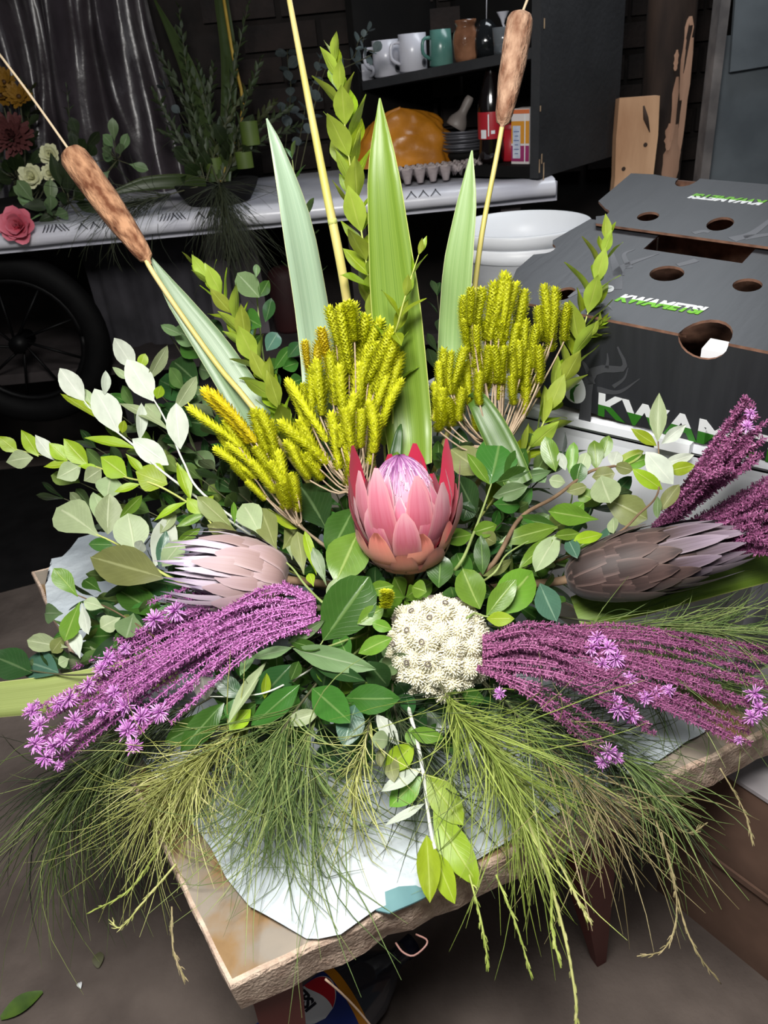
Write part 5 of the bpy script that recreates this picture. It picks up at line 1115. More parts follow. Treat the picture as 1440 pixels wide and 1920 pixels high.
protea('pink_protea', 'open pink protea with a purple cone in the middle of the bouquet', bp_, pa, S_, [
    (9, [(.10, -.06), (.46, -.04), (.62, .10), (.66, .26)], .20, PK_BRN, tipw(.7), .12),
    (9, [(.15, -.02), (.60, .06), (.78, .28), (.84, .52)], .24, PK_BRN, tipw(.7), .12),
    (9, [(.2, .0), (.66, .18), (.86, .50), (.92, .86)], .25, PK_SAL, tipw(.75), .18),
    (10, [(.2, .05), (.62, .3), (.88, .85), (.92, 1.32)], .24, PK_OUT, tipw(.8), .22),
    (10, [(.2, .1), (.60, .4), (.88, 1.1), (.90, 1.88)], .26, PK_OUT, tipw(.85), .24),
    (12, [(.2, .1), (.54, .4), (.77, 1.0), (.66, 1.60)], .175, PK_LONG, tipw(.9), .18),
    (11, [(.2, .1), (.48, .4), (.66, 1.0), (.50, 1.72)], .15, PK_LONG, tipw(.9), .15)],
    (PK_CONE, 190, [(.16, .1), (.42, .5), (.56, 1.0), (.54, 1.40), (.42, 1.66), (.25, 1.84), (.08, 1.94), (.002, 1.96)], PK_ST))
LV = pmat('protea_lilac', [(.0, (164, 140, 138)), (.5, (190, 170, 178)), (.85, (204, 190, 206)), (1, (128, 108, 142))], inner=(120, 100, 120))
LVB = pmat('protea_lilac_brown', [(.0, (126, 98, 92)), (.6, (160, 134, 132)), (1, (178, 154, 160))], inner=(120, 96, 100), edge=(186, 162, 164))
LVC = pmat('protea_lilac_cone', [(.0, (196, 170, 160)), (.5, (170, 150, 176)), (1, (34, 18, 42))])
LVS = attrmat('lilac_styles', (40, 22, 50), (150, 132, 160), (210, 196, 208))
b2 = P3(540, 1088, .02); t2 = P3(345, 1070, -.02)
protea('lilac_protea', 'half closed lilac protea lying left with pale pointed bracts', b2, (t2 - b2), .054, [
    (10, [(.15, .0), (.55, .10), (.80, .45), (.88, .85)], .27, LVB, tipw(.8), .12),
    (10, [(.2, .05), (.66, .3), (.96, .9), (1.0, 1.5)], .27, LVB, tipw(.8), .15),
    (9, [(.2, .1), (.70, .5), (1.0, 1.2), (.96, 1.95)], .20, LVB, tipw(1.0), .2),
    (19, [(.2, .1), (.66, .5), (.94, 1.4), (.88, 2.3)], .10, LV, tipw(1.5), .2),
    (20, [(.2, .1), (.62, .5), (.88, 1.5), (.78, 2.6)], .085, LV, tipw(1.6), .24),
    (18, [(.2, .1), (.58, .5), (.80, 1.7), (.64, 2.8)], .075, LV, tipw(1.6), .28),
    (12, [(.2, .1), (.50, .5), (.70, 1.7), (.46, 2.6)], .07, LV, tipw(1.5), .3)],
    (LVC, 150, [(.2, .1), (.48, .6), (.60, 1.3), (.56, 1.9), (.40, 2.3), (.002, 2.5)], LVS))
BRA = pmat('protea_umber', [(.0, (30, 21, 20)), (.55, (54, 39, 36)), (.9, (82, 62, 58)), (1, (58, 43, 42))], inner=(40, 30, 30), edge=(112, 90, 84))
BRT = pmat('protea_umber_tip', [(.0, (42, 30, 30)), (.5, (76, 60, 62)), (.8, (116, 100, 114)), (1, (150, 134, 150))], inner=(50, 36, 52), edge=(150, 134, 144))
b3 = P3(1062, 1086, .04); t3 = P3(1318, 1032, -.01)
protea('brown_protea', 'closed dark brown protea pointing right with scaly bracts', b3, (t3 - b3), .0575, [
    (11, [(0.082, -0.02), (0.328, 0.07), (0.508, 0.38), (0.574, 0.81)], .22, BRA, tipw(.9), .06),
    (12, [(0.164, 0.0), (0.459, 0.21), (0.656, 0.68), (0.689, 1.16)], .23, BRA, tipw(.9), .06),
    (13, [(0.246, 0.25), (0.574, 0.5), (0.738, 1.03), (0.771, 1.54)], .23, BRA, tipw(.9), .06),
    (13, [(0.328, 0.55), (0.64, 0.85), (0.787, 1.38), (0.795, 1.91)], .23, BRA, tipw(.95), .06),
    (13, [(0.328, 0.9), (0.656, 1.2), (0.779, 1.78), (0.771, 2.34)], .22, BRA, tipw(1), .07),
    (13, [(0.328, 1.2), (0.64, 1.55), (0.738, 2.18), (0.705, 2.81)], .20, BRA, tipw(1.05), .08),
    (12, [(0.328, 1.5), (0.607, 1.85), (0.689, 2.58), (0.623, 3.31)], .17, BRT, tipw(1.1), .10),
    (12, [(0.246, 1.7), (0.525, 2.15), (0.607, 2.98), (0.508, 3.76)], .14, BRT, tipw(1.2), .14),
    (10, [(0.246, 1.8), (0.426, 2.25), (0.476, 3.18), (0.361, 3.96)], .11, BRT, tipw(1.2), .16)],
    (pmat('umber_cone', [(0, (60, 44, 50)), (1, (70, 40, 70))]), 40, [(.3, .2), (.6, 1.0), (.6, 2.0), (.4, 2.8), (.002, 3.0)], attrmat('umber_styles', (60, 30, 60), (120, 70, 120), (160, 120, 160))))
# ---------------------------------------------------------------- cream white flower head made of fuzzy knobs
CW1 = attrmat('cream_floret', (176, 166, 128), (230, 225, 200), (246, 242, 224), rough=.8)
def knob_meshes():
    out = []
    for v in range(3):
        rr = random.Random(v + 20); mb = MB(); mb.lathe([(.001, -.6), (.55, -.5), (.72, 0), (.62, .4), (.35, .66), (.001, .74)], 12)
        mb.a = [.3] * len(mb.v); n = 190
        for k in range(n):
            zz = 1 - 1.45 * (k + .5) / n; r_ = math.sqrt(max(0, 1 - zz * zz)); a = k * 2.39996; d = Vector((r_ * math.cos(a), r_ * math.sin(a), zz)); p = d * .70; s1_ = d.orthogonal().normalized(); s2_ = d.cross(s1_); w_ = .055; l_ = rr.uniform(.18, .30); dv = (d + Vector((rr.gauss(0, .25), rr.gauss(0, .25), rr.gauss(0, .25)))).normalized()
            c_ = rr.uniform(.45, 1); e_ = p + dv * l_
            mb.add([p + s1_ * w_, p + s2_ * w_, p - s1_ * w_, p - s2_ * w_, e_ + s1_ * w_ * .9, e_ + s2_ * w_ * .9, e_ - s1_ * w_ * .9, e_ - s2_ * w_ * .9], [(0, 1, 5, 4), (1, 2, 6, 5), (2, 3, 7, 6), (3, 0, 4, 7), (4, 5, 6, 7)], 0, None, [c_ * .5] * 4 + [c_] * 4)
        out.append(mb.mesh('fuzzy_knob', CW1))
    return out
KN = knob_meshes()
wc_ = P3(822, 1215, .045); wz = (CAM - wc_).normalized(); wz = (wz + Vector((0, 0, .35))).normalized(); R_ = 88 * .86 / F
th = thing('cream_flower_head', wc_, 'cream white dome of fuzzy round knobs in front of the pink protea', 'flower')
x = wz.orthogonal().normalized(); y = wz.cross(x); nk = 46; GR = mat('grey_ring', (96, 86, 84), (130, 120, 112), 40, .9); ring_ids = (1, 3, 4, 6, 8, 9, 11, 14, 16, 19, 21)
mb = MB(); n = 20; mb.tube([Vector((.0030 * math.cos(a), .0030 * math.sin(a), 0)) for a in (2 * math.pi * i / 14 for i in range(15))], .0008, 5); RING = mb.mesh('floret_ring', GR)
for k in range(nk):
    zz = 1 - 1.25 * (k + .5) / nk; r_ = math.sqrt(max(0, 1 - zz * zz)); a = k * 2.39996
    d = (x * r_ * math.cos(a) + y * r_ * math.sin(a) + wz * zz); d.normalize(); kr = 28 * .84 / F * random.uniform(.88, 1.12)
    p = d * R_ * random.uniform(.94, 1.05); p = p - wz * p.dot(wz) * .18
    o = link('fuzzy_knob', KN[k % 3], th); xx = d.orthogonal().normalized(); o.matrix_local = frame(p, xx * kr, d.cross(xx) * kr, d * kr) @ Matrix.Rotation(random.random() * 6, 4, 'Z')
    if k in ring_ids: q_ = link('floret_ring', RING, th); q_.matrix_local = frame(p + d * kr * 1.0, xx, d.cross(xx), d)
mb = MB(); mb.lathe([(.001, -.4), (.7, -.2), (.85, .2), (.5, .6), (.001, .75)], 16); o = link('flower_base', mb.mesh('flower_base', CW1), th); o.matrix_local = frame(Vector(), x * R_, y * R_, wz * R_)
mb = MB(); mb.tube(bez([wc_ - wz * R_ * .2, wc_.lerp(FOAM, .5), FOAM + Vector((.01, -.02, .0))], 8), .005, 8); part('stem', mb, SM['brown'], th)
# ---------------------------------------------------------------- purple plumes
PUR = {'a': attrmat('purple_plume', (116, 52, 108), (190, 114, 180), (234, 176, 224), rough=.6), 'b': attrmat('mauve_plume', (100, 46, 82), (158, 90, 134), (206, 140, 182), rough=.6), 'star': attrmat('pink_purple_floret', (160, 80, 166), (206, 128, 210), (238, 184, 236), rough=.5)}
def strand(parent, pts, m_, rr, dens=.0022, fl=.0040, r=.0013, per=7):
    c = bez(pts, 26); mb = MB(); mb.tube(c, [r * (1 - .4 * i / 25) for i in range(26)], 5, a=.55)
    tot = sum((c[i + 1] - c[i]).length for i in range(25)); n = int(tot / dens)
    for k in range(n):
        f_ = (k + rr.random()) / n * 25; i = min(int(f_), 24); p = c[i].lerp(c[i + 1], f_ - i); tg = (c[i + 1] - c[i]).normalized(); x_ = tg.orthogonal().normalized(); y_ = tg.cross(x_)
        for j in range(per):
            a = rr.random() * 6.283; o_ = x_ * math.cos(a) + y_ * math.sin(a); d = (o_ + tg * rr.uniform(-.2, .9)).normalized(); s_ = tg.cross(o_).normalized() if rr.random() < .5 else tg; l_ = fl * rr.uniform(.5, 1.25); w_ = fl * .17; q_ = p + o_ * r * .6; cl_ = min(1, max(.01, rr.gauss(.5, .28)))
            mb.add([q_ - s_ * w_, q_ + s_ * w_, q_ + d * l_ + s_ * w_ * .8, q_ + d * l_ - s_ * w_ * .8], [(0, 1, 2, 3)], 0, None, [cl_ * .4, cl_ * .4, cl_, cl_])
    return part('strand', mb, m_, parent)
def star_meshes():
    out = []
    for v in range(3):
        rr = random.Random(v + 50); mb = MB()
        for k in range(64):
            d = Vector((rr.gauss(0, 1), rr.gauss(0, 1), rr.gauss(0, .9) + .5)).normalized(); s_ = d.orthogonal().normalized(); l_ = rr.uniform(.7, 1.1); c_ = rr.uniform(.3, 1); mb.tube([Vector(), d * l_ * .5, d * l_ * .85, d * l_], [.02, .05, .065, .03], 4, a=c_, cap=True)
        out.append(mb.mesh('floret_cluster', PUR['star']))
    return out
STAR = star_meshes()
def plume(label, start, ends, mk, stars=(), bow=(0, 0), dd0=0.0, n=None, seed=0, dens=.0026, fl=.0040, starr=17, name='purple_plume', dup=1, sd=-.03, mo=1.0):
    rr = random.Random(seed); B = P3(start[0], start[1], dd0); th = thing(name, B, label, 'flower plume')
    ends = [tuple(e) for e in ends] + [(e[0] + rr.uniform(-26, 26), e[1] + rr.uniform(-22, 22)) + tuple(e[2:]) for e in ends for _ in range(dup)]
    for e in ends:
        mx_, my_ = (start[0] + e[0]) / 2 + bow[0] + rr.uniform(-8, 8), (start[1] + e[1]) / 2 + bow[1] + rr.uniform(-6, 6)
        s_ = (start[0] + (e[3] if len(e) > 3 else 0), start[1] + (e[4] if len(e) > 4 else rr.uniform(-18, 18)))
        off = (e[2] if len(e) > 2 and e[2] is not None else rr.uniform(-.02, .02))
        strand(th, [P3(s_[0], s_[1], dd0 + off * .3), P3(mx_ + (s_[0] - start[0]) * .5, my_ + (s_[1] - start[1]) * .55, dd0 * .65 + off * mo - .015), P3(e[0], e[1], off)], PUR[mk], rr, dens, fl)
    for (x_, y_, r_) in stars:
        P = P3(x_, y_, sd + rr.uniform(-.008, .004)); k = r_ * depth(P) / F; z = (CAM - P).normalized() + Vector((rr.uniform(-.8, .8), rr.uniform(-.3, .3), rr.uniform(-.8, .4))); z.normalize(); x = z.orthogonal().normalized()
        o = link('floret_cluster', rr.choice(STAR), th); o.matrix_local = frame(P - B, x * k, z.cross(x) * k, z * k)
    mb = MB(); mb.tube(bez([B, B.lerp(FOAM, .6) - Vector((0, 0, .01)), FOAM + (B - FOAM) * .2], 6), .004, 6); part('stem', mb, SM['dark'], th)
    return th
L_ends = [(330, 1130, .01, -20, -28), (300, 1150, .01, -10, -24), (270, 1165, .0, 0, -20), (235, 1215, .02), (215, 1200, 0), (195, 1235, .01), (180, 1260, -.01), (150, 1300, .0), (120, 1330, -.01), (90, 1340, .0), (70, 1360, -.01), (75, 1400, .0), (110, 1420, .0), (130, 1390, -.02), (165, 1365, -.02), (205, 1345, -.03), (235, 1355, -.03), (260, 1375, -.03), (300, 1340, -.03, 10, 20), (130, 1255, .04), (350, 1300, -.02, 10, 40), (240, 1290, -.04), (180, 1320, -.03), (280, 1250, -.03), (320, 1200, -.02), (380, 1170, -.02), (420, 1140, -.02), (390, 1240, -.03)]
plume('big purple plume bunch sweeping down to the left', (592, 1140), L_ends, 'a', [(290, 1162, 22), (330, 1145, 22), (200, 1235, 20), (190, 1255, 18), (60, 1335, 18), (75, 1360, 20), (65, 1395, 20), (85, 1420, 22), (110, 1435, 12), (120, 1390, 20), (240, 1370, 24), (265, 1345, 22), (300, 1335, 22), (250, 1400, 18), (235, 1325, 20), (165, 1285, 18), (130, 1310, 20), (110, 1320, 18), (215, 1300, 18), (100, 1400, 20), (140, 1350, 20), (190, 1330, 16), (68, 1318, 9), (235, 1215, 14)], bow=(10, -42), dd0=.0, seed=2, fl=.0040, dup=1)
R_ends = [(1440, 1215, .02, 0, -30), (1470, 1240, .02, 0, -24), (1425, 1260, .01), (1400, 1250, .02), (1445, 1290, 0), (1430, 1330, -.01), (1390, 1395, -.02, 0, 20), (1360, 1375, -.02), (1330, 1345, -.02), (1300, 1310, -.01), (1270, 1275, 0), (1240, 1240, 0), (1200, 1215, .01), (1170, 1240, -.02), (1190, 1330, -.03, 0, 25), (1220, 1360, -.02, 0, 25), (1410, 1360, .0), (1145, 1420, -.02, -10, 30), (1130, 1390, -.02, -10, 30), (1350, 1290, 0), (1380, 1320, -.01), (1100, 1260, -.03), (1080, 1220, -.03), (1150, 1290, -.03), (1060, 1190, -.02, 0, -20), (1120, 1195, -.01, 0, -25)]
plume('long mauve purple plume bunch sweeping out to the right', (905, 1222), R_ends, 'b', [(1120, 1195, 18), (1140, 1215, 20), (1155, 1235, 20), (1110, 1215, 18), (1130, 1245, 18), (1160, 1330, 22), (1185, 1340, 18), (1150, 1315, 18), (1140, 1410, 20), (1155, 1420, 16), (1130, 1430, 16), (1230, 1300, 18), (1255, 1295, 14), (1210, 1310, 16), (1415, 1300, 20), (1425, 1330, 20), (1410, 1345, 18), (938, 1300, 14), (1180, 1275, 16), (1385, 1388, 10)], bow=(0, -26), dd0=.0, seed=3, fl=.0038, dup=1)
plume('upright purple plume at the right edge above the brown protea', (1225, 1005), [(1412, 762, -.17, 20, -10), (1404, 790, -.17), (1388, 806, -.16), (1420, 806, -.16), (1366, 836, -.15), (1408, 836, -.16), (1395, 850, -.15), (1335, 890, -.12), (1376, 876, -.13)], 'b', [(1408, 775, 12), (1402, 800, 14)], sd=-.18, bow=(-6, 2), dd0=.10, seed=4, fl=.0050, dup=3, mo=.45)
plume('second purple plume running off the right edge above the brown protea', (1235, 1018), [(1470, 880, -.14, 0, -8), (1480, 900, -.14), (1470, 930, -.13), (1490, 985, -.1), (1480, 1000, -.1), (1490, 1020, -.1), (1440, 945, -.1), (1430, 1000, -.08), (1470, 960, -.1)], 'b', [], bow=(0, 4), dd0=.10, seed=5, fl=.0048, dup=3, mo=.4)
# ================================================================ fuzzy yellow-green bunches
A_f = [(640, 700, 665, 570, 24), (655, 700, 640, 575, 24, 0), (640, 690, 618, 575, 22), (660, 690, 690, 592, 26), (670, 700, 712, 600, 26), (690, 720, 728, 625, 26), (700, 740, 742, 640, 26), (715, 760, 752, 662, 24), (590, 740, 600, 640, 22, 1), (580, 700, 572, 640, 18, 1), (615, 700, 605, 615, 24, 1), (600, 760, 640, 645, 26), (625, 760, 650, 665, 24), (600, 780, 598, 675, 26), (585, 800, 582, 690, 26), (640, 790, 640, 690, 26), (655, 800, 672, 685, 26), (670, 780, 690, 650, 24), (690, 800, 705, 690, 22), (700, 820, 720, 720, 20), (610, 830, 545, 715, 20), (570, 800, 540, 712, 16), (640, 840, 660, 740, 22), (700, 790, 725, 690, 20), (715, 800, 752, 712, 20), (600, 860, 530, 790, 26), (615, 870, 560, 790, 28), (600, 880, 535, 830, 22), (635, 880, 622, 778, 24), (660, 890, 640, 800, 22), (680, 840, 675, 770, 22), (700, 850, 695, 755, 24), (690, 870, 712, 780, 20), (655, 850, 650, 770, 24), (580, 900, 548, 840, 20), (625, 760, 620, 660, 22), (575, 770, 565, 720, 18), (685, 760, 690, 700, 22), (640, 720, 655, 610, 24), (700, 700, 735, 615, 22), (665, 640, 650, 565, 26), (630, 640, 650, 572, 22), (660, 720, 700, 640, 24), (605, 900, 575, 850, 20), (650, 910, 655, 850, 24)]
heather('big fuzzy yellow-green bunch between the pale sword leaf and the centre blade', (668, 935, .02), A_f, dd=-.01)
B_f = [(470, 830, 385, 730, 24, 1), (480, 830, 400, 735, 20, 1), (450, 840, 358, 762, 18), (440, 880, 412, 800, 18), (490, 850, 445, 790, 22), (500, 850, 475, 770, 26), (515, 850, 490, 772, 24), (520, 870, 505, 790, 22), (500, 900, 430, 830, 20), (480, 900, 405, 840, 18), (545, 930, 510, 870, 24), (540, 940, 520, 850, 22), (520, 920, 470, 870, 20), (465, 900, 436, 870, 16), (500, 935, 462, 905, 14), (560, 940, 545, 890, 20), (535, 955, 530, 910, 26), (510, 900, 480, 840, 22), (465, 860, 425, 790, 20), (555, 960, 555, 915, 18)]
heather('fuzzy yellow-green bunch leaning left below the left cattail stalk', (572, 995, .01), B_f, dd=-.03)
C_f = [(870, 620, 868, 555, 18), (885, 610, 880, 540, 20), (895, 620, 905, 540, 24), (910, 640, 925, 530, 24), (920, 640, 945, 512, 24), (935, 640, 955, 520, 20), (945, 640, 968, 530, 22), (960, 640, 985, 545, 24), (930, 660, 930, 560, 24), (1030, 640, 1018, 535, 20), (1035, 640, 1040, 540, 20), (1030, 660, 1030, 570, 22), (1020, 640, 1008, 575, 18), (1058, 640, 1062, 570, 20), (830, 740, 835, 655, 20), (845, 740, 845, 660, 18), (850, 740, 868, 652, 22), (825, 760, 825, 680, 18), (890, 690, 892, 612, 18), (910, 720, 915, 650, 22), (930, 720, 925, 650, 22), (940, 720, 945, 650, 20), (985, 700, 985, 600, 20), (1000, 690, 1005, 610, 20), (975, 710, 975, 640, 18), (1010, 720, 1012, 650, 20), (990, 740, 992, 660, 22), (875, 760, 880, 680, 22), (860, 770, 868, 690, 20), (900, 740, 895, 670, 20), (935, 750, 932, 670, 22), (960, 740, 962, 665, 22), (965, 760, 958, 705, 20), (985, 760, 985, 690, 20), (830, 800, 830, 730, 26), (815, 790, 815, 720, 18), (845, 800, 840, 750, 26), (825, 810, 825, 770, 22), (860, 790, 865, 730, 20), (1008, 745, 1008, 715, 14), (985, 780, 985, 730, 16), (912, 740, 920, 690, 20), (893, 810, 892, 775, 16), (905, 700, 890, 640, 20), (950, 660, 935, 600, 20), (880, 660, 872, 600, 20), (900, 760, 898, 700, 20), (925, 690, 910, 600, 20), (945, 700, 970, 610, 22)]
heather('fuzzy yellow-green bunch on the right in front of the black carton', (925, 862, .02), C_f, dd=.0)
bd = thing('flower_bud', P3(722, 1140, 0), 'small fuzzy yellow-green bud left of the cream flower head', 'bud')
P = P3(722, 1120, -.01); o = link('fuzzy_finger', FING[0], bd); o.matrix_local = frame(P3(722, 1140, -.01) - Vector(bd.location), Vector((.009, 0, 0)), Vector((0, .009, 0)), (P3(726, 1106, -.015) - P3(722, 1140, -.01)) / 10)
mb = MB(); mb.tube([P3(722, 1140, -.01), P3(722, 1140, .1)], .002, 5); part('stem', mb, SM['green'], bd)
# ================================================================ whorled myrtle sprigs
auto_sprig('myrtle_sprig', 'tall yellow-green myrtle sprig beside the bare reed', [(628, 118, -.05), (642, 200, -.04), (655, 300, -.02), (672, 400, -.0), (690, 510, .02), (705, 600, .05)], 28, .058, .028, 'myrtle', .62, t0=.0, t1=.72, pairs=2, twist=1.35)
auto_sprig('myrtle_sprig', 'yellow-green myrtle sprig behind the left cattail stalk', [(376, 505, .03), (420, 560, .03), (470, 660, .03), (530, 780, .04)], 24, .054, .026, 'myrtle', .58, t1=.68, twist=1.35)
auto_sprig('myrtle_sprig', 'yellow-green myrtle sprig in front of the carton lettering', [(1136, 450, -.01), (1118, 530, -.01), (1085, 640, .0), (1030, 770, .02), (985, 850, .03)], 21, .056, .026, 'myrtle', .6, t1=.72, twist=1.35)
auto_sprig('myrtle_sprig', 'short myrtle sprig against the broad centre sword leaf', [(785, 478, -.06), (768, 530, -.05), (748, 600, -.04), (735, 680, -.0)], 9, .044, .016, 'myrtle', .7, t1=.45, pairs=2)
auto_sprig('myrtle_sprig', 'small myrtle side shoot right of the black egg emblem', [(1128, 605, -.02), (1110, 625, -.01), (1075, 660, .0)], 5, .030, .012, 'myrtle', .8, t1=.5, root=False)
# ================================================================ leafy sprigs, leaf by leaf
sprig('silver_sprig', 'outer silver-leaved sprig at the far left', [(155, 748), (185, 785), (222, 812), (262, 845), (325, 900)], [
    (158, 752, 112, 690, 40, 'silver'), (188, 786, 115, 733, 20, 'lime', 0, .8), (222, 812, 176, 722, 52, 'silver'), (196, 740, 200, 695, 18, 'silver', 0, .6), (256, 842, 158, 820, 18, 'lime', 0, .7), (316, 872, 250, 824, 42, 'silver'), (229, 812, 233, 788, 16, 'lime'), (178, 775, 155, 725, 22, 'pale', .02)], 'white', .0022)
sprig('silver_sprig', 'upper silver-leaved sprig left of the fuzzy yellow bunch', [(246, 690), (290, 752), (316, 800), (345, 868), (385, 930)], [
    (252, 692, 213, 634, 36, 'silver'), (288, 752, 237, 672, 50, 'silver'), (242, 712, 210, 690, 14, 'pale', 0, .7), (278, 712, 316, 650, 24, 'pale', 0, .5), (294, 748, 302, 722, 20, 'lime'), (262, 690, 272, 664, 20, 'lime', .01, 0, 'round'), (316, 806, 224, 740, 20, 'pale', 0, .7), (262, 824, 268, 755, 22, 'silver', 0, .5), (338, 842, 330, 755, 42, 'silver'), (328, 768, 371, 706, 28, 'pale', 0, .4), (300, 790, 275, 760, 34, 'pale', .03)], 'white', .0022)
sprig('lime_sprig', 'lime green sprig reaching the left picture edge', [(8, 836), (60, 850), (150, 866), (236, 895), (315, 920)], [
    (32, 848, -4, 818, 28, 'lime'), (72, 856, 41, 806, 28, 'lime'), (102, 863, 66, 815, 28, 'silver'), (127, 864, 92, 830, 30, 'lime'), (165, 873, 119, 822, 36, 'lime'), (136, 869, 80, 873, 16, 'lime', 0, .6), (62, 858, 8, 866, 36, 'pale'), (152, 872, 106, 896, 40, 'pale'), (190, 880, 158, 902, 36, 'pale'), (188, 880, 145, 873, 12, 'lime', 0, .8), (238, 894, 187, 856, 44, 'lime'), (270, 892, 236, 850, 16, 'lime', 0, .6), (314, 908, 254, 884, 54, 'lime'), (312, 898, 268, 876, 40, 'lime', .01), (262, 908, 213, 921, 16, 'lime', 0, .5), (210, 890, 200, 935, 50, 'pale', .03)], 'lime', .002, kind='lance')
sprig('lime_sprig', 'small lime shoot above the lilac protea', [(330, 868), (356, 938), (385, 968), (420, 1000)], [(357, 938, 332, 866, 24, 'lime', 0, .4), (350, 941, 284, 971, 14, 'lime', 0, .6), (376, 966, 350, 932, 26, 'lime'), (384, 964, 330, 987, 18, 'mid'), (378, 952, 400, 930, 18, 'lime')], 'lime', .0018, kind='lance')
sprig('pale_leaf_sprig', 'sprig with big pale green leaves left of the lilac protea', [(176, 1000), (205, 1013), (250, 1037), (300, 1072), (340, 1092), (400, 1110)], [
    (186, 1006, 98, 942, 74, 'pale', 0, .1, 'obov'), (202, 1002, 206, 925, 50, 'pale', 0, .2), (194, 990, 180, 915, 34, 'pale', .01, .4), (252, 1036, 240, 964, 66, 'pale', 0, 0, 'round'), (258, 1036, 268, 1012, 24, 'silver', -.01), (306, 1084, 163, 1040, 78, 'olive', 0, .15), (212, 1022, 165, 1020, 26, 'dark'), (290, 1062, 322, 964, 50, 'silver', .02), (298, 1062, 312, 994, 24, 'blue', .0), (304, 1062, 342, 1015, 40, 'pale', -.01, 0, 'round'), (330, 1022, 376, 990, 20, 'mid'), (234, 1030, 262, 1062, 40, 'pale', .02), (225, 970, 268, 930, 22, 'mid', .01, .5), (300, 1000, 330, 960, 24, 'pale', .03)], 'lime', .003)
sprig('leafy_twig', 'reddish twig with bright leaves over the paper at the left', [(146, 1116), (160, 1122), (215, 1146), (285, 1190), (340, 1230)], [
    (146, 1119, 102, 1068, 36, 'mid', 0, 0), (150, 1128, 119, 1206, 36, 'mid', 0, 0), (153, 1130, 163, 1186, 20, 'silver', 0, .4), (196, 1140, 158, 1128, 26, 'pale'), (128, 1214, 50, 1200, 36, 'pale'), (124, 1190, 95, 1225, 28, 'olive'), (226, 1158, 188, 1178, 36, 'pale'), (250, 1150, 236, 1196, 54, 'grey'), (190, 1110, 150, 1080, 28, 'dark', .02), (118, 1150, 78, 1150, 40, 'grey', .04), (130, 1235, 112, 1245, 24, 'pale'), (150, 1235, 138, 1185, 26, 'silver', .02), (210, 1215, 240, 1195, 40, 'dark', .02)], 'brown', .0018, kind='obov')
sprig('dark_leaf_sprig', 'dark glossy leaves at the left edge above the flat blade', [(20, 1250), (90, 1262), (160, 1265), (260, 1250)], [(60, 1262, -14, 1230, 62, 'deep'), (110, 1262, 30, 1232, 56, 'blue', .02), (130, 1255, 80, 1215, 40, 'deep', .03)], 'dark', .002)
sprig('dark_leaf_sprig', 'dark shaded leaves between the pale big-leaved sprig and the left plume', [(190, 1140), (250, 1160), (320, 1170), (400, 1180)], [
    (305, 1155, 212, 1098, 54, 'dark', .02), (292, 1185, 186, 1158, 50, 'deep', .02), (300, 1130, 236, 1184, 54, 'dark', .03), (262, 1200, 176, 1232, 48, 'deep', .02), (322, 1128, 300, 1196, 48, 'dark', .03), (222, 1190, 152, 1196, 44, 'dark', .03), (342, 1100, 256, 1086, 50, 'deep', .03), (178, 1255, 232, 1222, 44, 'deep', .03), (252, 1234, 294, 1188, 44, 'dark', .03), (215, 1130, 160, 1150, 44, 'deep', .04), (200, 1085, 240, 1060, 40, 'deep', .04)], 'dark', .002, dd=.03)
sprig('broad_leaf_sprig', 'broad glossy green leaves just left of the pink protea', [(664, 952), (650, 1010), (640, 1080), (650, 1130)], [
    (664, 952, 618, 1036, 68, 'dark', 0, .1, 'oval'), (672, 998, 630, 1088, 80, 'mid', 0, .1), (610, 990, 552, 888, 84, 'deep', .03, .1), (640, 1000, 600, 960, 40, 'dark', .04), (668, 900, 672, 850, 60, 'deep', .05)], 'green', .0022)
sprig('broad_leaf_sprig', 'single large rounded leaf left of the cream flower head', [(606, 1200), (600, 1220), (640, 1240)], [(606, 1200, 694, 1082, 98, 'dark', -.01, .1, 'round'), (690, 1108, 738, 1098, 30, 'mid'), (655, 1235, 632, 1188, 38, 'dark', .02), (672, 1225, 735, 1196, 34, 'mid', 0), (735, 1180, 698, 1168, 24, 'mid', 0, 0, 'round'), (670, 1170, 720, 1140, 36, 'mid', .02), (612, 1120, 632, 1084, 18, 'pale')], 'green', .002)
sprig('olive_leaf_sprig', 'sprig with olive leaves above the lilac protea', [(450, 1000), (500, 1028), (545, 1062), (575, 1100), (620, 1140)], [
    (444, 1000, 373, 933, 36, 'olive'), (468, 1014, 388, 984, 30, 'olive'), (490, 1006, 452, 938, 52, 'pale', 0, 0, 'obov'), (520, 1036, 486, 948, 48, 'olive', .01), (500, 952, 556, 992, 14, 'lime', 0, .7), (440, 985, 436, 942, 12, 'mid', 0, .6), (570, 1078, 556, 994, 34, 'olive'), (594, 1080, 570, 998, 20, 'lime', -.01, .3), (612, 1098, 588, 1028, 24, 'grey'), (588, 1100, 578, 1072, 18, 'lime', .01), (548, 1050, 540, 1010, 14, 'pale', .02), (530, 1030, 560, 985, 40, 'olive', .04)], 'olive' if 'olive' in SM else 'green', .0022, kind='obov')
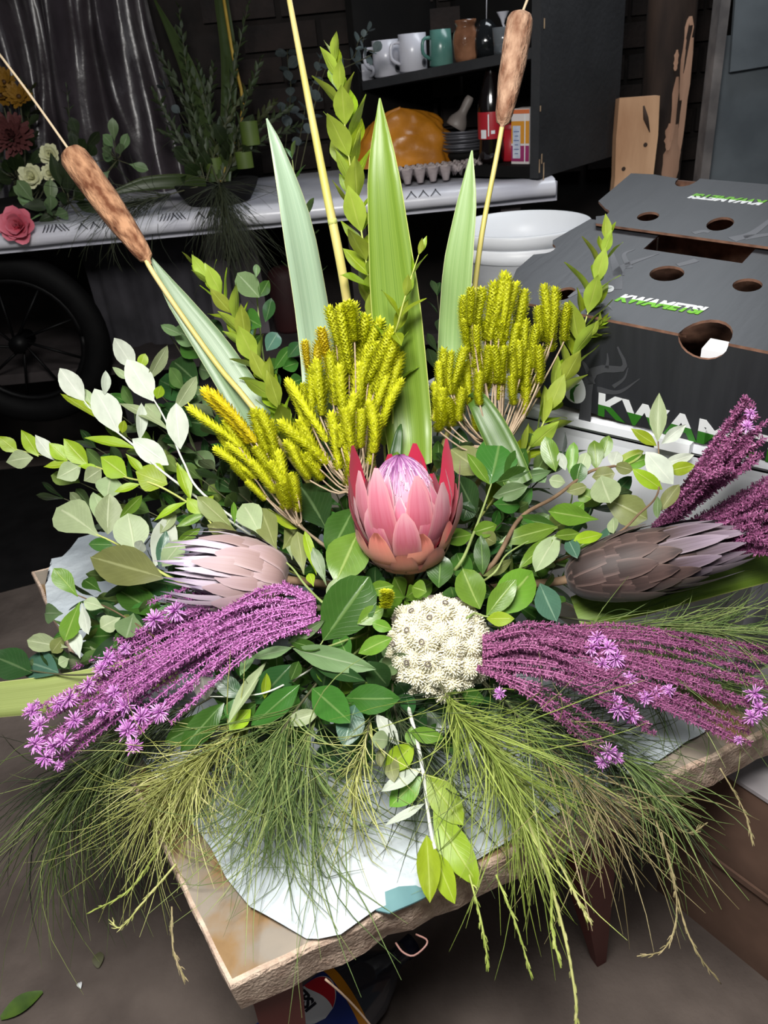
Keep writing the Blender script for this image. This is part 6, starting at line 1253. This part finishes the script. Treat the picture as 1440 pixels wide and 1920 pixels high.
sprig('glossy_leaf_sprig', 'upright sprig with big deep green leaves right of the pink protea', [(922, 905), (905, 955), (886, 1005), (860, 1060)], [
    (918, 908, 942, 806, 80, 'dark', 0, .05, 'oval'), (945, 902, 992, 840, 46, 'dark', 0, .3), (918, 908, 876, 850, 24, 'mid', -.01), (910, 888, 845, 842, 60, 'olive', .03), (950, 900, 1036, 886, 24, 'grey', 0, .5), (930, 904, 1004, 892, 48, 'dark', .01), (924, 932, 990, 912, 34, 'grey', 0, .3), (892, 962, 858, 892, 52, 'deep', .02), (886, 1002, 828, 1014, 34, 'mid', 0, .2), (886, 998, 932, 986, 32, 'mid', .0, .2), (900, 1000, 930, 1020, 34, 'olive', .02), (925, 945, 985, 945, 36, 'dark', .03), (880, 940, 868, 975, 40, 'deep', .02)], 'green', .003)
sprig('round_leaf_branch', 'brown branch with small round leaves in front of the white tub', [(1212, 852), (1160, 872), (1105, 885), (1040, 932), (975, 972), (920, 1062)], [
    (1042, 884, 1022, 818, 34, 'mid'), (1060, 882, 1048, 848, 18, 'silver'), (1068, 888, 1076, 828, 24, 'mid'), (1086, 892, 1100, 848, 28, 'pale'), (1080, 908, 1090, 868, 32, 'dark'), (1118, 880, 1114, 824, 30, 'mid', 0, 0, 'round'), (1128, 862, 1142, 816, 26, 'mid', 0, 0, 'round'), (1148, 874, 1158, 846, 28, 'silver'), (1150, 872, 1206, 846, 22, 'lime'), (1160, 876, 1220, 858, 26, 'mid'), (1152, 872, 1184, 882, 24, 'olive'), (1110, 894, 1152, 888, 34, 'olive', .01), (1126, 892, 1146, 948, 56, 'pale', -.01, 0, 'round'), (1124, 930, 1214, 974, 60, 'olive', .01, .1, 'obov'), (1122, 974, 1028, 958, 42, 'mid', -.01, .1, 'obov'), (1088, 1000, 1040, 1005, 22, 'mid'), (1130, 1002, 1078, 1012, 24, 'lime', 0, .3), (1095, 942, 1070, 965, 26, 'mid', .01), (1062, 922, 1100, 912, 24, 'olive'), (1110, 935, 1085, 925, 30, 'mid', .02), (1022, 905, 1000, 880, 30, 'grey', .02), (1060, 905, 1030, 900, 26, 'pale', .01), (1145, 985, 1135, 1030, 30, 'blue', .01), (1150, 970, 1150, 1000, 20, 'pale', 0, .5)], 'brown', .004, kind='round')
sprig('olive_leaf_sprig', 'pale-backed leaves between the branch and the brown protea', [(1046, 990), (1000, 1010), (950, 1040), (920, 1080)], [(1046, 988, 944, 1012, 36, 'mid', 0, .2), (1042, 986, 968, 972, 30, 'dark', .01), (1046, 1000, 1002, 1078, 42, 'pale', 0, .2), (1040, 1004, 974, 1062, 26, 'mid', .01, .3), (1064, 1008, 1082, 1044, 28, 'blue', .0), (1010, 985, 960, 1000, 40, 'dark', .03), (1000, 1010, 1030, 1040, 30, 'dark', .03)], 'green', .002)
sprig('round_leaf_sprig', 'bright rounded leaves at the upper right of the cream flower head', [(960, 1160), (912, 1156), (890, 1150), (870, 1160)], [
    (922, 1152, 1004, 1068, 72, 'mid', -.01, .1, 'round'), (912, 1154, 968, 1086, 42, 'mid', -.02, 0, 'oval'), (912, 1160, 960, 1160, 28, 'lime', -.01), (900, 1142, 868, 1066, 58, 'mid', -.01, .1, 'round'), (822, 1102, 826, 1042, 52, 'dark', .01, 0, 'round'), (905, 1078, 902, 1006, 32, 'dark', .01), (906, 1080, 968, 1052, 20, 'olive', .01, .5), (880, 1094, 856, 1036, 44, 'dark', .03, 0, 'round'), (1012, 1094, 1046, 1170, 48, 'blue', -.01), (800, 1110, 770, 1100, 36, 'mid', .02), (845, 1100, 850, 1120, 40, 'dark', .03)], 'green', .0022)
sprig('grey_leaf_sprig', 'grey-green long leaves under the purple plume', [(545, 1212), (600, 1215), (650, 1200)], [
    (550, 1216, 684, 1252, 44, 'grey', -.02, .1), (590, 1250, 684, 1276, 30, 'deep', .0), (540, 1206, 608, 1166, 20, 'grey', -.01, .4), (540, 1200, 604, 1220, 22, 'dark'), (548, 1214, 472, 1236, 22, 'grey', -.01, .4), (482, 1212, 450, 1262, 20, 'grey', -.02, .5), (500, 1240, 426, 1358, 22, 'pale', -.02, .5), (548, 1246, 482, 1322, 62, 'deep', .01), (562, 1284, 476, 1362, 46, 'dark', -.01), (586, 1290, 652, 1350, 62, 'dark', -.02, 0, 'oval'), (648, 1308, 740, 1312, 56, 'dark', -.01), (668, 1320, 648, 1394, 54, 'blue', -.01), (496, 1310, 500, 1262, 18, 'lime', -.01, .4), (600, 1335, 535, 1356, 30, 'pale', .0), (560, 1240, 545, 1275, 24, 'dark', -.01), (480, 1320, 440, 1350, 36, 'dark', .02), (690, 1240, 730, 1290, 50, 'deep', .04), (620, 1240, 600, 1300, 60, 'deep', .05)], 'green', .002)
sprig('white_leaf_sprig', 'sprig with one white-backed leaf under the left plume', [(388, 1306), (455, 1305), (520, 1290)], [(386, 1312, 378, 1264, 40, 'silver', -.03, 0, 'round'), (420, 1318, 336, 1410, 48, 'dark', -.02), (456, 1308, 402, 1268, 38, 'deep', .0), (414, 1335, 308, 1392, 48, 'dark', .01), (440, 1310, 430, 1350, 30, 'dark', .01), (470, 1330, 430, 1370, 34, 'lime', .0, .6)], 'white', .0016)
sprig('drooping_sprig', 'white-stemmed sprig with bright leaves drooping over the front table edge', [(816, 1592, -.01), (808, 1558), (800, 1500), (792, 1440), (780, 1380), (768, 1335, .03), (760, 1290, .08)], [
    (800, 1452, 870, 1548, 56, 'lime', .0, .1, 'oval'), (813, 1520, 893, 1658, 58, 'lime', -.01, .1, 'oval'), (812, 1592, 856, 1698, 40, 'lime', -.01, .2, 'oval'), (800, 1566, 806, 1692, 44, 'lime', -.01, 0, 'oval'), (791, 1440, 713, 1488, 26, 'silver', -.01, .3), (790, 1456, 730, 1514, 46, 'mid', .01), (797, 1506, 722, 1552, 16, 'silver', 0, .5), (776, 1396, 720, 1446, 44, 'lime', .0), (768, 1372, 826, 1384, 30, 'mid', -.01, .2), (772, 1362, 772, 1402, 26, 'mid', .01), (748, 1398, 706, 1340, 30, 'silver', .01), (730, 1388, 700, 1386, 34, 'pale', -.01, 0, 'round'), (728, 1408, 738, 1458, 30, 'olive', -.01, 0, 'round'), (716, 1400, 714, 1438, 22, 'olive', .01, 0, 'round'), (760, 1400, 745, 1470, 34, 'lime', .015)], 'white', .0028, r1=.7)
sprig('silver_shoot', 'upright silvery shoot in front of the white tub clip', [(1234, 828), (1236, 880), (1232, 928), (1200, 962, .03), (1140, 1010, .06)], [
    (1233, 828, 1236, 736, 32, 'pale', 0, 0, 'lance'), (1231, 836, 1184, 803, 22, 'lime', 0, .2, 'lance'), (1240, 832, 1287, 796, 24, 'silver', 0, .2, 'lance'), (1240, 872, 1300, 852, 22, 'silver', 0, .2), (1250, 884, 1302, 872, 26, 'lime', 0, .2), (1262, 908, 1212, 848, 44, 'silver', -.01, .1), (1242, 918, 1188, 884, 28, 'lime', -.005), (1238, 958, 1274, 908, 28, 'olive'), (1232, 930, 1236, 975, 16, 'grey', 0, .5)], 'brown', .0022, dd=-.06)
sprig('dark_leaf_sprig', 'tall dark sprig behind the myrtle left of the pale sword leaf', [(480, 535, .04), (486, 600, .04), (500, 700, .05), (540, 800, .06)], [
    (486, 558, 448, 516, 44, 'grey', .04, 0, 'round'), (487, 556, 502, 528, 24, 'dark', .04), (490, 612, 444, 588, 44, 'dark', .04, 0, 'round'), (498, 604, 510, 556, 24, 'deep', .04), (476, 628, 452, 604, 26, 'blue', .04), (500, 658, 522, 622, 32, 'blue', .04, 0, 'round'), (514, 692, 548, 648, 26, 'dark', .04), (488, 628, 462, 652, 24, 'dark', .04), (480, 520, 482, 495, 14, 'grey', .04), (520, 700, 500, 672, 30, 'dark', .04), (530, 690, 560, 680, 28, 'dark', .04), (525, 730, 500, 700, 34, 'deep', .04), (540, 670, 565, 640, 28, 'deep', .04), (540, 720, 570, 710, 30, 'dark', .04)], 'green', .0024, dd=.03)
sprig('dark_leaf_sprig', 'dark rounded leaves behind the silver sprigs', [(310, 615, .05), (350, 680, .05), (400, 770, .05)], [(372, 720, 312, 666, 54, 'deep', .05, 0, 'round'), (370, 745, 298, 712, 54, 'deep', .05, 0, 'round'), (378, 645, 325, 616, 40, 'grey', .05), (340, 628, 306, 612, 20, 'grey', .05), (385, 668, 335, 640, 46, 'dark', .05), (400, 700, 360, 690, 36, 'grey', .05), (390, 740, 340, 740, 40, 'grey', .05), (420, 640, 390, 600, 36, 'deep', .05), (430, 690, 415, 640, 34, 'dark', .05), (410, 800, 350, 790, 50, 'deep', .05), (360, 800, 300, 760, 50, 'deep', .05)], 'dark', .0022, dd=.04)
auto_sprig('glossy_sprig', 'glossy dark sprig with spoon leaves behind the pale sword leaf', [(548, 300, .14), (560, 400, .14), (575, 520, .13), (600, 640, .12)], 15, .050, .022, 'dark', .95, 'obov', 'green', t1=.7, twist=1.2)
auto_sprig('glossy_sprig', 'dark glossy sprig in the gap left of the short sword leaf', [(820, 555, .12), (825, 620, .12), (815, 720, .1)], 9, .040, .020, 'deep', 1.0, 'obov', 'dark', t1=.55)
auto_sprig('glossy_sprig', 'dark glossy sprig low between centre blade and right bunch', [(830, 620, .14), (835, 680, .14), (830, 760, .1)], 7, .036, .020, 'blue', 1.0, 'obov', 'dark', t1=.5)
# ---------------------------------------------------------------- filler sprigs deep inside
fill = [(250, 760), (310, 800), (200, 880), (300, 860), (370, 850), (420, 900), (280, 960), (380, 900), (250, 1100), (300, 1130), (200, 1180), (480, 900), (560, 940), (620, 900), (640, 1050), (700, 1110), (560, 1000), (760, 1120), (850, 980), (900, 1040), (960, 960), (1000, 900), (960, 1040), (1010, 1120), (1090, 950), (880, 880), (1050, 860), (980, 850), (820, 880), (560, 1300), (500, 1270), (640, 1270), (700, 1290), (440, 1320), (760, 1300), (860, 1300), (380, 1350), (330, 1180), (240, 820), (170, 960), (1150, 930), (420, 820), (340, 960), (600, 1160), (620, 840), (740, 900), (400, 780), (1080, 1000)]
ANCH = {'the lilac protea': (430, 1060), 'the pink protea': (765, 940), 'the cream flower head': (825, 1215), 'the silver sprigs': (250, 780), 'the pale big-leaved sprig': (200, 980), 'the left purple plume': (330, 1230), 'the left fuzzy yellow bunch': (470, 850), 'the big fuzzy yellow bunch': (640, 780), 'the right fuzzy yellow bunch': (930, 720), 'the brown round-leaved branch': (1090, 900), 'the brown protea': (1180, 1060), 'the grey-green long leaves': (580, 1280), 'the deep green upright leaves': (930, 880)}
fill += [(480, 1400), (540, 1380), (620, 1400), (680, 1390), (760, 1390), (840, 1370), (900, 1330), (960, 1300), (420, 1390), (1020, 1180), (1080, 1080), (1000, 1060), (740, 1240), (700, 1340), (800, 1330), (180, 1120), (230, 1150), (200, 1220), (270, 1170), (160, 1240), (110, 1250), (300, 1220), (150, 1180), (260, 1060), (220, 1080), (150, 905), (215, 770), (120, 935), (345, 730), (280, 720), (180, 840), (880, 1080), (1060, 1040), (980, 1000), (860, 860)]
for i, (x, y) in enumerate(fill):
    mk = ('dark', 'deep', 'dark', 'mid', 'grey', 'deep', 'dark')[i % 7]
    if y > 1280: mk = ('deep', 'dark')[i % 2]  # lower fillers kept dark to stand in for the shadowed gaps
    an = min(ANCH, key=lambda k: (ANCH[k][0] - x) ** 2 + (ANCH[k][1] - y) ** 2)
    auto_sprig('filler_sprig', {'dark': 'dark green ', 'deep': 'blackish green ', 'mid': 'mid green ', 'grey': 'grey-green '}[mk] + ('spoon-leaved' if i % 2 else 'oval-leaved') + ' filler sprig tucked behind ' + an + (', left side' if x < ANCH[an][0] - 40 else ', right side' if x > ANCH[an][0] + 40 else ', below it' if y > ANCH[an][1] else ', above it'), [(x, y, .05), (x + (740 - x) * .2, y + (1080 - y) * .2 + 20, .10)], 6, .050, .028, mk, 1.15, 'obov' if i % 2 else 'oval', 'dark', group='filler sprigs behind ' + an, t1=.55, grow=.8)
# ================================================================ needle foliage spilling over the table
NS = [  # label, path (base first), count, lmin, lmax, spread, material, droop
 ('bright green needle spray hanging over the paper left of centre', [(430, 1385, -.0), (380, 1430, -.01), (340, 1490, -.015)], 420, .05, .13, .85, 'pale', .6),
 ('needle spray with pale curled tips over the left table edge', [(390, 1400, .0), (320, 1460, -.01), (270, 1540, -.01)], 280, .05, .13, .75, 'pale', .6),
 ('straight green needle brush in front of the grey leaves', [(545, 1345, -.01), (530, 1420, -.015), (505, 1510, -.02)], 420, .07, .15, .50, 'green', .5),
 ('long thin needles lying on the white paper', [(580, 1370, .0), (590, 1450, .0), (590, 1560, .0)], 190, .08, .17, .6, 'green', .4),
 ('yellow-tipped needle spray left of the drooping sprig', [(690, 1370, -.0), (670, 1440, -.01), (660, 1510, -.01)], 150, .04, .11, .5, 'pale', .5),
 ('bright lime needle brush right of the drooping sprig', [(850, 1325, -.02), (900, 1380, -.025), (950, 1450, -.03)], 460, .06, .14, .60, 'lime', .5),
 ('lime needle fringe hanging over the front table edge', [(890, 1370, -.02), (950, 1470, -.03), (1000, 1570, -.03)], 260, .06, .14, .6, 'lime', .8),
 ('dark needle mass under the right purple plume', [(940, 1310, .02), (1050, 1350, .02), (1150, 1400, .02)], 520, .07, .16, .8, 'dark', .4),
 ('dry looking needle fringe hanging off the right table edge', [(1020, 1400, .0), (1100, 1470, -.01), (1180, 1530, -.01)], 190, .06, .15, .8, 'dry', .9),
 ('olive needle spray under the wide blade at the right', [(1150, 1170, .06), (1280, 1180, .05), (1420, 1190, .03)], 380, .07, .15, .55, 'green', .3),
 ('lower olive needle spray at the right behind the plume strands', [(1120, 1220, .06), (1280, 1260, .05), (1400, 1300, .04)], 360, .07, .15, .6, 'green', .4),
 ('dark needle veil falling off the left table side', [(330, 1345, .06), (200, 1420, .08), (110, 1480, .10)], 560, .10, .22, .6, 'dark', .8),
 ('green needle veil hanging low in front of the floor at the left', [(280, 1360, .05), (180, 1440, .07), (110, 1540, .09)], 420, .10, .24, .6, 'green', 1.0),
 ('needle tuft on the right table corner', [(1120, 1390, .0), (1190, 1440, -.01), (1240, 1510, -.01)], 220, .06, .13, .7, 'green', .9),
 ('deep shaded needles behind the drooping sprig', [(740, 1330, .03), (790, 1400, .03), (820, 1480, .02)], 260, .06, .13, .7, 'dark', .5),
 ('deep shaded needles below the grey leaves', [(480, 1330, .04), (470, 1400, .04), (470, 1480, .03)], 260, .06, .14, .7, 'green', .5),
 ('wispy needles over the right half of the paper', [(960, 1330, .0), (1020, 1420, .0), (1060, 1500, -.005)], 200, .06, .14, .8, 'green', .5),
]
for i, (lab, pth, n, a, b, s_, mk, dr) in enumerate(NS): needle_spray(lab, pth, n, a, b, s_, mk, droop=dr, seed=i * 11, t0=.28, width=.00085)
# single long strands that hang free of the table edge
def tassel(label, pts, m_='lime', r=.0016):
    P = [P3(*p) for p in pts]; th = thing('needle_strand', P[0], label, 'foliage'); c = bez(P, 22); mb = MB(); mb.tube(c, [r * (1 - .5 * i / 21) for i in range(22)], 5, a=.7); part('stem', mb, NM[m_], th)
    nb = MB(); rr = random.Random(int(pts[0][0]))
    for i in range(2, 20):
        for k in range(2):
            tg = (c[i + 1] - c[i]).normalized(); d = (tg + Vector((rr.gauss(0, .3), rr.gauss(0, .3), rr.gauss(0, .2)))).normalized(); nb.tube([c[i], c[i] + d * .003, c[i] + d * .005 + tg * .003], [r * .8, r * .7, r * .25], 3, a=rr.uniform(.4, 1), cap=False)
    o = part('scales', nb, NM[m_], th); o['kind'] = 'stuff'
tassel('long yellow-green strand hanging to the bottom edge', [(975, 1500, -.03), (1020, 1620, -.03), (1060, 1760, -.02), (1080, 1880, -.01), (1078, 1940, 0)], 'pale', .0022)
tassel('second thick strand hanging beside the long one', [(985, 1520, -.03), (1030, 1640, -.03), (1035, 1740, -.02), (1052, 1815, -.02)], 'lime', .0020)
tassel('strand bending right in front of the red table leg', [(1000, 1520, -.03), (1060, 1640, -.02), (1090, 1700, -.02), (1105, 1728, -.02)], 'pale')
tassel('thin strand curling left below the right table edge', [(1230, 1540, -.01), (1262, 1640, -.01), (1268, 1720, 0), (1245, 1780, 0), (1194, 1793, 0)], 'dry', .0011)
tassel('thin strand hanging lowest at the right over the floor', [(1240, 1560, -.01), (1280, 1720, 0), (1310, 1790, 0), (1352, 1845, .01)], 'dry', .0011)
tassel('thin stray strand over the plain brown carton', [(1350, 1440, -.01), (1395, 1520, 0), (1412, 1584, 0)], 'dry', .001)
tassel('thin strand curving over the carton beside the table corner', [(1200, 1500, -.01), (1285, 1560, 0), (1322, 1546, -.01)], 'dry', .0012)
tassel('stray strand reaching down left of the table edge', [(300, 1590, 0), (240, 1670, 0), (162, 1714, .01)], 'lime', .0014)
tassel('hooked strand below the left table edge', [(330, 1620, 0), (270, 1690, 0), (228, 1738, .01), (208, 1728, .01)], 'pale', .0014)
tassel('dark thin strand hanging left of the near table corner', [(322, 1700, .0), (325, 1780, 0), (348, 1842, .01)], 'dry', .0009)
tassel('thin strand hanging below the front table edge middle', [(880, 1640, -.02), (905, 1740, -.02), (916, 1820, -.01)], 'lime', .0012)
tassel('thin stray strand below the lime fringe', [(930, 1640, -.02), (970, 1740, -.02), (998, 1838, -.01)], 'lime', .0012)
